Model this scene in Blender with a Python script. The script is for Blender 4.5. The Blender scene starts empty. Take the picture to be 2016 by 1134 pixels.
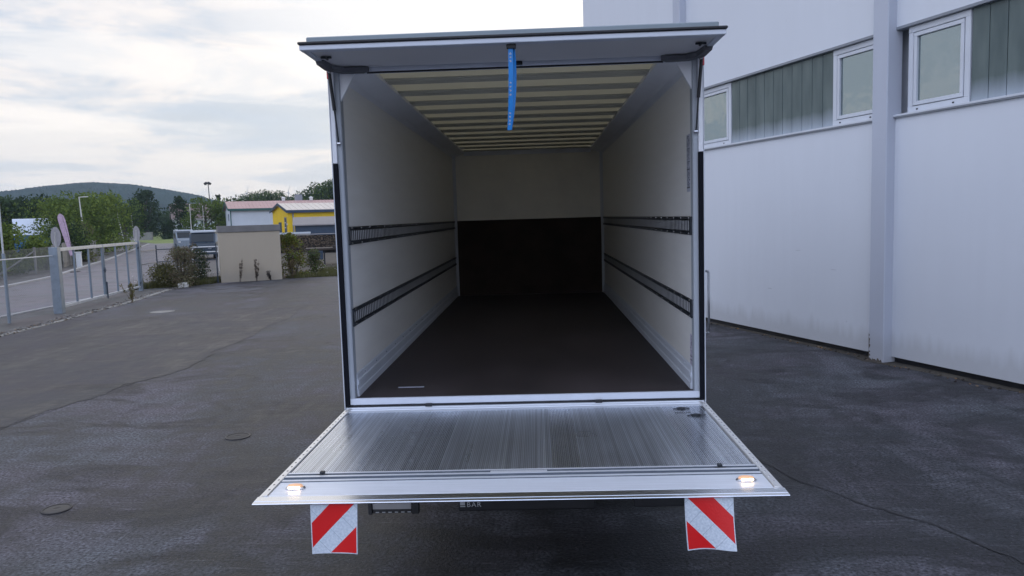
import bpy, math, random
import numpy as np
from mathutils import Vector, Matrix
R = math.radians
D = bpy.data
S = bpy.context.scene
COL = S.collection

# ------------------------------------------------------------------ camera
CAM = Vector((0.1295, -5.4484, 2.3937))
YAW, PITCH, ROLL, FPX = -0.0351, -0.0931, -0.0304, 1489.4
fw = Vector((math.sin(YAW)*math.cos(PITCH), math.cos(YAW)*math.cos(PITCH), math.sin(PITCH)))
r0 = Vector((math.cos(YAW), -math.sin(YAW), 0)); u0 = r0.cross(fw)
cr, sr = math.cos(ROLL), math.sin(ROLL)
rt = r0*cr + u0*sr; up = u0*cr - r0*sr
cd = D.cameras.new('camera'); cam = D.objects.new('camera', cd); COL.objects.link(cam)
m3 = Matrix((rt, up, -fw)).transposed()
cam.matrix_world = Matrix.Translation(CAM) @ m3.to_4x4()
cd.sensor_width = 36; cd.lens = FPX/2016*36; cd.clip_end = 9000; cd.clip_start = .05
S.camera = cam

# ------------------------------------------------------------------ world: evening sky under thin broken cloud
W = D.worlds.new('World'); S.world = W; W.use_nodes = True
nt = W.node_tree; nt.nodes.clear()
def N(t, tree=None, **k):
    n = (tree or nt).nodes.new(t)
    for a, b in k.items(): setattr(n, a, b)
    return n
def L(a, b, tree=None): (tree or nt).links.new(a, b)
SUN_AZ, SUN_EL = R(12), R(9)
sky = N('ShaderNodeTexSky', sky_type='NISHITA', sun_disc=False, sun_elevation=SUN_EL, sun_rotation=SUN_AZ, dust_density=1.5)
tc = N('ShaderNodeTexCoord')
sep = N('ShaderNodeSeparateXYZ'); L(tc.outputs['Generated'], sep.inputs[0])
def mth(op, a, b=None, c=None, tree=None, clamp=False):
    n = N('ShaderNodeMath', tree, operation=op, use_clamp=clamp)
    for i, v in enumerate((a, b, c)):
        if v is None: continue
        if isinstance(v, (int, float)): n.inputs[i].default_value = v
        else: L(v, n.inputs[i], tree)
    return n.outputs[0]
def mixc(f, a, b, tree=None, mode='MIX'):
    n = N('ShaderNodeMix', tree, data_type='RGBA', blend_type=mode)
    for i, v in ((0, f), (6, a), (7, b)):
        if isinstance(v, (int, float)): n.inputs[i].default_value = v
        elif isinstance(v, tuple): n.inputs[i].default_value = (*v[:3], 1)
        else: L(v, n.inputs[i], tree)
    return n.outputs[2]
def ramp(v, stops, tree=None, interp='LINEAR'):
    n = N('ShaderNodeValToRGB', tree); n.color_ramp.interpolation = interp
    e = n.color_ramp.elements
    while len(e) < len(stops): e.new(.5)
    for q, (p, c) in zip(e, stops):
        q.position = p; q.color = (c, c, c, 1) if isinstance(c, (int, float)) else (*c, 1)
    L(v, n.inputs[0], tree); return n.outputs[0]
zc = mth('MAXIMUM', sep.outputs[2], 0.0)
zz = mth('ADD', zc, 0.10)
cx_ = mth('DIVIDE', sep.outputs[0], zz); cy_ = mth('DIVIDE', sep.outputs[1], zz)
cmb = N('ShaderNodeCombineXYZ'); L(cx_, cmb.inputs[0]); L(cy_, cmb.inputs[1]); cmb.inputs[2].default_value = 3.7
mp = N('ShaderNodeMapping'); L(cmb.outputs[0], mp.inputs[0]); mp.inputs['Scale'].default_value = (.75, .62, 1); mp.inputs['Location'].default_value = (1.3, .6, 0)
mp.inputs['Rotation'].default_value = (0, 0, R(-24))
n1 = N('ShaderNodeTexNoise'); L(mp.outputs[0], n1.inputs['Vector']); n1.inputs['Scale'].default_value = 1.15; n1.inputs['Detail'].default_value = 9; n1.inputs['Roughness'].default_value = .6; n1.inputs['Distortion'].default_value = .35
n2 = N('ShaderNodeTexNoise'); L(mp.outputs[0], n2.inputs['Vector']); n2.inputs['Scale'].default_value = .33; n2.inputs['Detail'].default_value = 3
cl = mth('ADD', mth('MULTIPLY', n1.outputs[0], .62), mth('MULTIPLY', n2.outputs[0], .38))
cloud = ramp(cl, [(.42, (1.0, .955, .92)), (.495, (.95, .90, .88)), (.545, (.64, .70, .79)), (.66, (.50, .58, .68))])
# back sky brightened and blued as added fill light; front lifts towards the low sun
gd = mth('ADD', mth('MULTIPLY', sep.outputs[1], math.cos(SUN_AZ-R(12))), mth('MULTIPLY', sep.outputs[0], .12))
sky_gain = ramp(mth('ADD', mth('MULTIPLY', gd, .5), .5), [(.05, (1.24, 1.43, 1.88)), (.42, (1.18, 1.33, 1.68)), (.62, (.80, .85, .97)), (.80, (.86, .87, .90)), (.97, (.96, .95, .93))])
cl2 = mixc(1.0, cloud, sky_gain, mode='MULTIPLY')
hzn = ramp(sep.outputs[2], [(.0, 1), (.22, 0)])
cl3 = mixc(mth('MULTIPLY', hzn, .62), cl2, (.76, .725, .705))
cb3 = N('ShaderNodeMapping'); L(tc.outputs['Generated'], cb3.inputs[0]); cb3.inputs['Scale'].default_value = (2.4, 2.4, 17); cb3.inputs['Location'].default_value = (.4, 0, .35)
n3_ = N('ShaderNodeTexNoise'); L(cb3.outputs[0], n3_.inputs['Vector']); n3_.inputs['Scale'].default_value = 1.3; n3_.inputs['Detail'].default_value = 7; n3_.inputs['Distortion'].default_value = .4
band = ramp(sep.outputs[2], [(.03, 0), (.10, 1), (.24, .9), (.36, 0)])
cl3 = mixc(mth('MULTIPLY', ramp(n3_.outputs[0], [(.50, 0), (.60, .62)]), band), cl3, (.55, .61, .70))
cl3 = mixc(mth('MULTIPLY', ramp(n3_.outputs[0], [(.36, .6), (.46, 0)]), band), cl3, (1.0, .94, .89))
# clear bright gap above the truck
gx = mth('SUBTRACT', sep.outputs[0], 0.0); gz = mth('SUBTRACT', sep.outputs[2], .30)
gg = mth('ADD', mth('MULTIPLY', mth('MULTIPLY', gx, gx), 6.0), mth('MULTIPLY', mth('MULTIPLY', gz, gz), 22.0))
gap = mth('MULTIPLY', ramp(gg, [(0.1, 1), (.95, 0)]), mth('GREATER_THAN', sep.outputs[1], 0))
cl4 = mixc(mth('MULTIPLY', gap, .85), cl3, (1.0, .97, .95))
SKYK = 0.10
scl = N('ShaderNodeVectorMath', operation='SCALE'); L(cl4, scl.inputs[0]); scl.inputs['Scale'].default_value = 1.0/SKYK
fin = mixc(.93, sky.outputs[0], scl.outputs[0])
bg = N('ShaderNodeBackground'); L(fin, bg.inputs[0]); bg.inputs[1].default_value = SKYK
wo = N('ShaderNodeOutputWorld'); L(bg.outputs[0], wo.inputs[0])

sd = D.lights.new('sun', 'SUN'); sd.energy = .5; sd.angle = R(14); sd.color = (1, .86, .72)
sun = D.objects.new('sun', sd); COL.objects.link(sun)
sv = Vector((math.sin(SUN_AZ)*math.cos(SUN_EL), math.cos(SUN_AZ)*math.cos(SUN_EL), math.sin(SUN_EL)))
sun.rotation_euler = sv.to_track_quat('Z', 'Y').to_euler()
S.view_settings.view_transform = 'Standard'; S.view_settings.look = 'None'
S.view_settings.gamma = 1; S.view_settings.exposure = 0.27; S.view_settings.use_curve_mapping = False
S.cycles.max_bounces = 8; S.cycles.diffuse_bounces = 5; S.cycles.volume_bounces = 1
S.cycles.use_denoising = True

# ------------------------------------------------------------------ materials
def mat(name, col, rough=.5, metal=0., var=.12, scale=2., bump=0., bscale=60., stretch=(1, 1, 1), spec=.5, rvar=.1, fine=0., coat=0., trans=0.):
    m = D.materials.new(name); m.use_nodes = True; t = m.node_tree
    b = t.nodes['Principled BSDF']
    c = N('ShaderNodeTexCoord', t); mp = N('ShaderNodeMapping', t); L(c.outputs['Object'], mp.inputs[0], t); mp.inputs['Scale'].default_value = stretch
    n = N('ShaderNodeTexNoise', t); L(mp.outputs[0], n.inputs['Vector'], t); n.inputs['Scale'].default_value = scale; n.inputs['Detail'].default_value = 6; n.inputs['Roughness'].default_value = .6
    dk = tuple(x*(1-var*1.6) for x in col); lt = tuple(min(1, x*(1+var*1.6)) for x in col)
    f = ramp(n.outputs[0], [(.25, 0), (.75, 1)], t)
    cc = mixc(f, dk, lt, t)
    if fine:
        n3 = N('ShaderNodeTexNoise', t); L(mp.outputs[0], n3.inputs['Vector'], t); n3.inputs['Scale'].default_value = bscale; n3.inputs['Detail'].default_value = 3
        f3 = ramp(n3.outputs[0], [(.3, 1-fine), (.7, 1+fine)], t)
        cc = mixc(1.0, cc, f3, t, 'MULTIPLY')
    L(cc, b.inputs['Base Color'], t)
    b.inputs['Metallic'].default_value = metal; b.inputs['Specular IOR Level'].default_value = spec
    rr = mth('ADD', mth('MULTIPLY', mth('SUBTRACT', n.outputs[0], .5, tree=t), rvar*2, tree=t), rough, tree=t, clamp=True)
    L(rr, b.inputs['Roughness'], t)
    if bump:
        n2 = N('ShaderNodeTexNoise', t); L(mp.outputs[0], n2.inputs['Vector'], t); n2.inputs['Scale'].default_value = bscale; n2.inputs['Detail'].default_value = 4
        bp = N('ShaderNodeBump', t); bp.inputs['Strength'].default_value = bump; bp.inputs['Distance'].default_value = .02
        L(n2.outputs[0], bp.inputs['Height'], t); L(bp.outputs[0], b.inputs['Normal'], t)
    if coat: b.inputs['Coat Weight'].default_value = coat
    return m
def emis(name, col, k):
    m = D.materials.new(name); m.use_nodes = True; b = m.node_tree.nodes['Principled BSDF']
    b.inputs['Base Color'].default_value = (*col, 1); b.inputs['Emission Color'].default_value = (*col, 1); b.inputs['Emission Strength'].default_value = k
    return m
M = {}
M['white_paint'] = mat('white_paint', (.74, .76, .80), .35, var=.03, scale=1)
M['alu'] = mat('alu', (.72, .75, .80), .42, .45, var=.05, scale=8, stretch=(.3, 8, 8), rvar=.08)
M['alu_matt'] = mat('alu_matt', (.60, .64, .71), .5, .2, var=.04, scale=3, stretch=(1, 1, 1))
M['inner_wall'] = mat('inner_wall', (.80, .79, .76), .33, var=.03, scale=1.5, stretch=(1, 1, 9), bump=.02, bscale=4, spec=.5)
M['front_board'] = mat('front_board', (.70, .66, .56), .5, var=.06, scale=2)
M['dark_ply'] = mat('dark_ply', (.034, .025, .020), .8, var=.2, scale=3, spec=.05)
M['floor_ply'] = mat('floor_ply', (.042, .033, .034), .55, var=.35, scale=1.2, bump=.25, bscale=180, stretch=(1, .4, 1), fine=.3, spec=.35)
M['black'] = mat('black', (.012, .013, .017), .55, var=.2, scale=6)
M['rubber'] = mat('rubber', (.004, .005, .009), .7, var=.2, scale=6, spec=.15)
M['dark_steel'] = mat('dark_steel', (.010, .014, .020), .5, .0, var=.2, scale=9)
M['rail_slot'] = mat('rail_slot', (.62, .63, .65), .5, .0, var=.1)
M['flap_panel'] = mat('flap_panel', (.62, .62, .64), .4, var=.02, scale=1)
M['flap_top'] = mat('flap_top', (.23, .28, .31), .5, var=.05, scale=2)
M['cove'] = mat('cove', (.78, .80, .84), .5, .1, var=.04, scale=2)
M['fairing'] = mat('fairing', (.085, .09, .105), .55, var=.1)
M['rib'] = mat('rib', (.46, .44, .35), .6, .0, var=.08, scale=4)
M['steel'] = mat('steel', (.6, .6, .62), .25, 1, var=.03)
M['red_film'] = mat('red_film', (.65, .01, .012), .35)
M['sticker_white'] = mat('sticker_white', (.40, .42, .50), .5, var=.05)
M['chassis'] = mat('chassis', (.02, .021, .024), .6, var=.3, scale=5)
M['tyre'] = mat('tyre', (.014, .014, .015), .8, var=.2, scale=5, bump=.2)
M['glass_dark'] = mat('glass_dark', (.012, .018, .022), .12, var=.1, spec=.35)

# roof sheet: lets the sky through a little
def m_roof():
    m = D.materials.new('translucent_roof'); m.use_nodes = True; t = m.node_tree; t.nodes.clear()
    o = N('ShaderNodeOutputMaterial', t); d = N('ShaderNodeBsdfDiffuse', t); tr = N('ShaderNodeBsdfTranslucent', t); mx = N('ShaderNodeMixShader', t)
    d.inputs[0].default_value = (.70, .66, .50, 1); tr.inputs[0].default_value = (.46, .40, .24, 1); mx.inputs[0].default_value = .14
    L(d.outputs[0], mx.inputs[1], t); L(tr.outputs[0], mx.inputs[2], t); L(mx.outputs[0], o.inputs[0], t); return m
M['roof_sheet'] = m_roof()

def m_tread():
    m = D.materials.new('tread_aluminium'); m.use_nodes = True; t = m.node_tree; b = t.nodes['Principled BSDF']
    c = N('ShaderNodeTexCoord', t); s = N('ShaderNodeSeparateXYZ', t); L(c.outputs['Object'], s.inputs[0], t)
    pl = mth('FLOOR', mth('DIVIDE', mth('ADD', s.outputs[0], 5, tree=t), .157, tree=t), tree=t)
    wn = N('ShaderNodeTexWhiteNoise', t, noise_dimensions='1D'); L(pl, wn.inputs['W'], t)
    n = N('ShaderNodeTexNoise', t); L(c.outputs['Object'], n.inputs['Vector'], t); n.inputs['Scale'].default_value = 2.2; n.inputs['Detail'].default_value = 5
    v = mth('ADD', mth('MULTIPLY', wn.outputs[0], .20, tree=t), mth('MULTIPLY', n.outputs[0], .22, tree=t), tree=t)
    b.inputs['Metallic'].default_value = .95
    mps = N('ShaderNodeMapping', t); L(c.outputs['Object'], mps.inputs[0], t); mps.inputs['Scale'].default_value = (60, .25, 1)
    ns = N('ShaderNodeTexNoise', t); L(mps.outputs[0], ns.inputs['Vector'], t); ns.inputs['Scale'].default_value = 1; ns.inputs['Detail'].default_value = 3
    base = mixc(v, (.86, .90, .97), (.55, .60, .67), t)
    base = mixc(1.0, base, ramp(ns.outputs[0], [(.3, .78), (.7, 1.18)], t), t, 'MULTIPLY')
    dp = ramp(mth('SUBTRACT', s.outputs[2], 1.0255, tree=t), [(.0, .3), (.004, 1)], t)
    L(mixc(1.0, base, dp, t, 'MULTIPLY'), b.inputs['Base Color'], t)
    L(mth('ADD', v, .10, tree=t), b.inputs['Roughness'], t)
    # cross notches of the anti-slip ribs
    w = mth('SINE', mth('MULTIPLY', s.outputs[1], 2*math.pi/.021, tree=t), tree=t)
    bp = N('ShaderNodeBump', t); bp.inputs['Strength'].default_value = .25; bp.inputs['Distance'].default_value = .001
    L(w, bp.inputs['Height'], t); L(bp.outputs[0], b.inputs['Normal'], t)
    return m
M['tread'] = m_tread()

def m_flag():
    m = D.materials.new('warning_flag'); m.use_nodes = True; t = m.node_tree; b = t.nodes['Principled BSDF']
    a = N('ShaderNodeAttribute', t, attribute_name='uvw'); s = N('ShaderNodeSeparateXYZ', t); L(a.outputs['Vector'], s.inputs[0], t)
    d = mth('ADD', s.outputs[0], s.outputs[1], tree=t)
    red = mth('MAXIMUM', mth('MULTIPLY', mth('GREATER_THAN', d, .098, tree=t), mth('LESS_THAN', d, .222, tree=t), tree=t), mth('GREATER_THAN', d, .344, tree=t), tree=t)
    ex = mth('MULTIPLY', mth('GREATER_THAN', s.outputs[0], .0045, tree=t), mth('LESS_THAN', s.outputs[0], .2305, tree=t), tree=t)
    ey = mth('LESS_THAN', s.outputs[1], .2455, tree=t)
    red = mth('MULTIPLY', red, mth('MULTIPLY', ex, ey, tree=t), tree=t)
    e = mth('SUBTRACT', s.outputs[0], s.outputs[1], tree=t)
    sm = mth('LESS_THAN', mth('ABSOLUTE', mth('SUBTRACT', mth('FRACT', mth('DIVIDE', mth('ADD', e, 1.03, tree=t), .118, tree=t), tree=t), .5, tree=t), tree=t), .012, tree=t)
    n = N('ShaderNodeTexNoise', t); L(a.outputs['Vector'], n.inputs['Vector'], t); n.inputs['Scale'].default_value = 90; n.inputs['Detail'].default_value = 3
    wh = mixc(ramp(n.outputs[0], [(.35, 0), (.65, 1)], t), (.47, .54, .62), (.62, .68, .75), t)
    wh = mixc(sm, wh, (.30, .36, .43), t)
    L(mixc(red, wh, (.62, .006, .008), t), b.inputs['Base Color'], t); b.inputs['Roughness'].default_value = .38
    bp = N('ShaderNodeBump', t); bp.inputs['Strength'].default_value = .35; bp.inputs['Distance'].default_value = .003
    L(n.outputs[0], bp.inputs['Height'], t); L(bp.outputs[0], b.inputs['Normal'], t)
    return m
M['flag'] = m_flag()

def m_asphalt(name, base, light, coarse, seed, glossy=.62):
    m = D.materials.new(name); m.use_nodes = True; t = m.node_tree; b = t.nodes['Principled BSDF']
    c = N('ShaderNodeTexCoord', t)
    def noise(scale, detail, st=(1, 1, 1), rot=0, dist=0., off=0):
        mp = N('ShaderNodeMapping', t); L(c.outputs['Object'], mp.inputs[0], t)
        mp.inputs['Rotation'].default_value = (0, 0, rot); mp.inputs['Scale'].default_value = st; mp.inputs['Location'].default_value = (seed+off, seed*.7, 0)
        n = N('ShaderNodeTexNoise', t); L(mp.outputs[0], n.inputs['Vector'], t); n.inputs['Scale'].default_value = scale; n.inputs['Detail'].default_value = detail; n.inputs['Roughness'].default_value = .62; n.inputs['Distortion'].default_value = dist
        return n.outputs[0]
    big = noise(.35, 5, (1, .5, 1), R(12), .6); mid = noise(1.6, 6, (1.6, .55, 1), R(20), 1.2, 3); streak = noise(2.6, 7, (.35, 1.5, 1), R(-8), 1.5, 7)
    fine = noise(38, 6); grit = noise(75, 2, off=5)
    f = mth('ADD', mth('ADD', mth('MULTIPLY', big, .42, tree=t), mth('MULTIPLY', mid, .33, tree=t), tree=t), mth('MULTIPLY', streak, .25, tree=t), tree=t)
    cc = mixc(ramp(f, [(.44, 0), (.57, 1)], t), base, light, t)
    blot = noise(.75, 7, (.62, 1.1, 1), R(38), 1.6, 11)
    cc = mixc(ramp(blot, [(.48, 0), (.60, .8)], t), cc, tuple(x*.6 for x in base), t)
    scr = noise(3.2, 9, (.22, 1.6, 1), R(-14), 2.5, 17)
    cc = mixc(ramp(scr, [(.60, 0), (.70, .30)], t), cc, tuple(x*1.7 for x in light), t)
    hue = noise(.6, 3, off=23)
    cc = mixc(1.0, cc, ramp(hue, [(.4, (.96, 1.02, 1.02)), (.6, (1.05, .98, 1.03))], t), t, 'MULTIPLY')
    cc = mixc(1.0, cc, ramp(fine, [(.33, 1-coarse), (.67, 1+coarse)], t), t, 'MULTIPLY')
    cc = mixc(ramp(grit, [(.66, 0), (.70, .6)], t), cc, (.26, .25, .24), t)
    L(cc, b.inputs['Base Color'], t)
    rr = mth('ADD', ramp(f, [(.40, glossy-.14), (.60, glossy+.12)], t), ramp(blot, [(.47, .05), (.57, -.0)], t), tree=t); L(rr, b.inputs['Roughness'], t)
    b.inputs['Specular IOR Level'].default_value = .42
    hh = mth('ADD', mth('MULTIPLY', fine, 1.4, tree=t), mth('MULTIPLY', mid, .9, tree=t), tree=t)
    bp = N('ShaderNodeBump', t); bp.inputs['Strength'].default_value = .5; bp.inputs['Distance'].default_value = .012
    L(hh, bp.inputs['Height'], t); L(bp.outputs[0], b.inputs['Normal'], t)
    return m
M['asphalt'] = m_asphalt('asphalt', (.016, .0175, .021), (.080, .081, .094), .95, 2.0)
M['asphalt_smooth'] = m_asphalt('asphalt_smooth', (.014, .0145, .020), (.036, .037, .047), .3, 9.0, .55)
M['road_surface'] = m_asphalt('road_surface', (.125, .12, .135), (.17, .165, .18), .12, 4.0, .6)
M['pavement'] = m_asphalt('pavement', (.07, .068, .068), (.12, .115, .11), .3, 6.0, .7)

def m_wall(name, col):
    m = D.materials.new(name); m.use_nodes = True; t = m.node_tree; b = t.nodes['Principled BSDF']
    c = N('ShaderNodeTexCoord', t)
    n = N('ShaderNodeTexNoise', t); L(c.outputs['Object'], n.inputs['Vector'], t); n.inputs['Scale'].default_value = .7; n.inputs['Detail'].default_value = 6
    mp = N('ShaderNodeMapping', t); L(c.outputs['Object'], mp.inputs[0], t); mp.inputs['Scale'].default_value = (3, 3, .22)
    n2 = N('ShaderNodeTexNoise', t); L(mp.outputs[0], n2.inputs['Vector'], t); n2.inputs['Scale'].default_value = 2.2; n2.inputs['Detail'].default_value = 6
    f = ramp(mth('ADD', mth('MULTIPLY', n.outputs[0], .5, tree=t), mth('MULTIPLY', n2.outputs[0], .5, tree=t), tree=t), [(.35, 0), (.65, 1)], t)
    cc = mixc(f, tuple(x*.965 for x in col), col, t)
    n3 = N('ShaderNodeTexNoise', t); L(c.outputs['Object'], n3.inputs['Vector'], t); n3.inputs['Scale'].default_value = 9; n3.inputs['Detail'].default_value = 2
    cc = mixc(ramp(n3.outputs[0], [(.76, 0), (.79, .5)], t), cc, tuple(x*.6 for x in col), t)
    # grime splashed up from the ground
    s = N('ShaderNodeSeparateXYZ', t); L(c.outputs['Object'], s.inputs[0], t)
    gz = mth('ADD', s.outputs[2], mth('MULTIPLY', n2.outputs[0], -.5, tree=t), tree=t)
    cc = mixc(ramp(gz, [(.0, .28), (.25, 0)], t), cc, (.25, .24, .22), t)
    L(cc, b.inputs['Base Color'], t); b.inputs['Roughness'].default_value = .6; b.inputs['Specular IOR Level'].default_value = .3
    n4 = N('ShaderNodeTexNoise', t); L(c.outputs['Object'], n4.inputs['Vector'], t); n4.inputs['Scale'].default_value = 120
    bp = N('ShaderNodeBump', t); bp.inputs['Strength'].default_value = .12; bp.inputs['Distance'].default_value = .005; L(n4.outputs[0], bp.inputs['Height'], t); L(bp.outputs[0], b.inputs['Normal'], t)
    return m
M['wh_wall'] = m_wall('wh_wall', (.66, .69, .74))
M['wh_pillar'] = m_wall('wh_pillar', (.47, .50, .57))
M['win_frame'] = mat('win_frame', (.58, .61, .66), .4, var=.04)
M['trim_grey'] = mat('trim_grey', (.22, .24, .27), .5, var=.1)
M['beige'] = m_wall('beige', (.40, .345, .265))

def m_uglass():
    m = D.materials.new('channel_glass'); m.use_nodes = True; t = m.node_tree; b = t.nodes['Principled BSDF']
    c = N('ShaderNodeTexCoord', t); s = N('ShaderNodeSeparateXYZ', t); L(c.outputs['Object'], s.inputs[0], t)
    mp = N('ShaderNodeMapping', t); L(c.outputs['Object'], mp.inputs[0], t); mp.inputs['Scale'].default_value = (2.2, 2.2, .5)
    n = N('ShaderNodeTexNoise', t); L(mp.outputs[0], n.inputs['Vector'], t); n.inputs['Scale'].default_value = 2; n.inputs['Detail'].default_value = 3
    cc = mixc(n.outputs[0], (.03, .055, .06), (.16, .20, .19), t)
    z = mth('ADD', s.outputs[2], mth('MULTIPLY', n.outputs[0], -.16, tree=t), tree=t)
    cc = mixc(ramp(mth('SUBTRACT', z, 3.5, tree=t), [(.16, .85), (.46, 0)], t), cc, (.38, .43, .50), t)  # bright blur low in the glass, light painted into the base colour
    L(cc, b.inputs['Base Color'], t); b.inputs['Roughness'].default_value = .28; b.inputs['Specular IOR Level'].default_value = .35
    return m
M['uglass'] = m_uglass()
def m_pane():
    m = D.materials.new('window_pane'); m.use_nodes = True; t = m.node_tree; b = t.nodes['Principled BSDF']
    b.inputs['Base Color'].default_value = (.035, .055, .06, 1); b.inputs['Roughness'].default_value = .03; b.inputs['IOR'].default_value = 3.1; b.inputs['Specular Tint'].default_value = (.86, .98, 1.0, 1)
    b.inputs['Specular IOR Level'].default_value = .6
    n = N('ShaderNodeTexNoise', t); n.inputs['Scale'].default_value = 2.5
    c = N('ShaderNodeTexCoord', t); L(c.outputs['Object'], n.inputs['Vector'], t)
    bp = N('ShaderNodeBump', t); bp.inputs['Strength'].default_value = .35; bp.inputs['Distance'].default_value = .02; L(n.outputs[0], bp.inputs['Height'], t); L(bp.outputs[0], b.inputs['Normal'], t)
    return m
M['pane'] = m_pane()
def m_leaf(name, a, b_, scale=1.2):
    m = D.materials.new(name); m.use_nodes = True; t = m.node_tree; t.nodes.clear()
    o = N('ShaderNodeOutputMaterial', t); d = N('ShaderNodeBsdfDiffuse', t); tr = N('ShaderNodeBsdfTranslucent', t); mx = N('ShaderNodeMixShader', t); mx.inputs[0].default_value = .22
    c = N('ShaderNodeTexCoord', t); n = N('ShaderNodeTexNoise', t); L(c.outputs['Object'], n.inputs['Vector'], t); n.inputs['Scale'].default_value = scale; n.inputs['Detail'].default_value = 5
    cc = mixc(ramp(n.outputs[0], [(.33, 0), (.66, 1)], t), a, b_, t)
    L(cc, d.inputs[0], t); L(cc, tr.inputs[0], t); L(d.outputs[0], mx.inputs[1], t); L(tr.outputs[0], mx.inputs[2], t); L(mx.outputs[0], o.inputs[0], t); return m
M['leaf_bright'] = m_leaf('leaf_bright', (.070, .105, .026), (.21, .27, .065), .5)
M['leaf_mid'] = m_leaf('leaf_mid', (.045, .072, .024), (.135, .19, .055), .4)
M['leaf_dark'] = m_leaf('leaf_dark', (.016, .030, .019), (.050, .078, .040), .35)
M['leaf_olive'] = m_leaf('leaf_olive', (.075, .076, .042), (.18, .175, .10), 1.5)
M['leaf_yellow'] = m_leaf('leaf_yellow', (.085, .080, .020), (.20, .185, .045), 1.5)
M['leaf_far'] = m_leaf('leaf_far', (.032, .055, .030), (.065, .095, .048), .3)
M['leaf_dry'] = m_leaf('leaf_dry', (.10, .07, .05), (.19, .15, .10), 3)
M['bark'] = mat('bark', (.055, .045, .036), .9, var=.3, scale=4, bump=.5, bscale=20)
M['grass'] = m_leaf('grass', (.055, .065, .022), (.15, .15, .055), .8)
M['meadow'] = mat('meadow', (.15, .20, .05), .9, var=.3, scale=.15, fine=.2, bscale=3)
M['hill'] = mat('hill', (.018, .032, .030), 1, var=.35, scale=.03, spec=0, bump=0)
M['soil'] = mat('soil', (.055, .048, .038), .95, var=.4, scale=2, bump=.4, bscale=30, fine=.3)
M['galv'] = mat('galv', (.22, .26, .30), .5, .3, var=.12, scale=6)
M['galv_light'] = mat('galv_light', (.46, .48, .50), .5, .2, var=.12, scale=6)
M['fence_dark'] = mat('fence_dark', (.05, .065, .085), .5, .2, var=.15, scale=6)
M['concrete'] = mat('concrete', (.22, .215, .20), .85, var=.2, scale=2, bump=.2, bscale=30)
M['sign_back'] = mat('sign_back', (.27, .26, .27), .6, .2, var=.12, scale=8)
M['sign_red'] = mat('sign_red', (.5, .02, .02), .4)
M['pink'] = mat('pink', (.46, .33, .42), .7, var=.2, scale=8)
M['tent_white'] = mat('tent_white', (.66, .72, .82), .6, var=.05, scale=.6)
M['tent_blue'] = mat('tent_blue', (.03, .14, .33), .6, var=.1)
M['pole_pale'] = mat('pole_pale', (.50, .49, .46), .5, var=.1)
M['house_white'] = mat('house_white', (.52, .56, .60), .8, var=.05, scale=.5)
M['roof_red'] = mat('roof_red', (.44, .29, .27), .55, var=.1, scale=.6)
M['roof_cream'] = mat('roof_cream', (.60, .54, .47), .45, var=.05, scale=.6)
M['roof_corr'] = mat('roof_corr', (.25, .235, .235), .5, var=.1, scale=.8)
M['green_trim'] = mat('green_trim', (.02, .09, .08), .5)
M['navy'] = mat('navy', (.028, .05, .085), .55, var=.15)
M['yellow'] = mat('yellow', (.72, .48, .010), .7, var=.06, scale=.5)
M['white_pvc'] = mat('white_pvc', (.62, .63, .63), .5, var=.05)
M['wood_end'] = mat('wood_end', (.16, .12, .085), .9, var=.6, scale=4)
M['wood_dark'] = mat('wood_dark', (.035, .028, .024), .9, var=.4, scale=3)
M['flower'] = mat('flower', (.7, .7, .64), .7, var=.05)
M['strap'] = mat('strap', (.001, .20, .58), .5, var=.08, scale=6)
M['amber_lens'] = emis('amber_lens', (.75, .42, .24), .35)
M['led'] = emis('led', (1.0, .68, .36), 9.0)
M['van_blue'] = mat('van_blue', (.016, .032, .052), .3, var=.1)
M['cab'] = mat('cab', (.66, .69, .73), .25, var=.02)
M['leaf_litter'] = mat('leaf_litter', (.20, .12, .06), .9, var=.6, scale=7)
M['red_lamp'] = mat('red_lamp', (.55, .02, .04), .2, var=.05)

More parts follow.
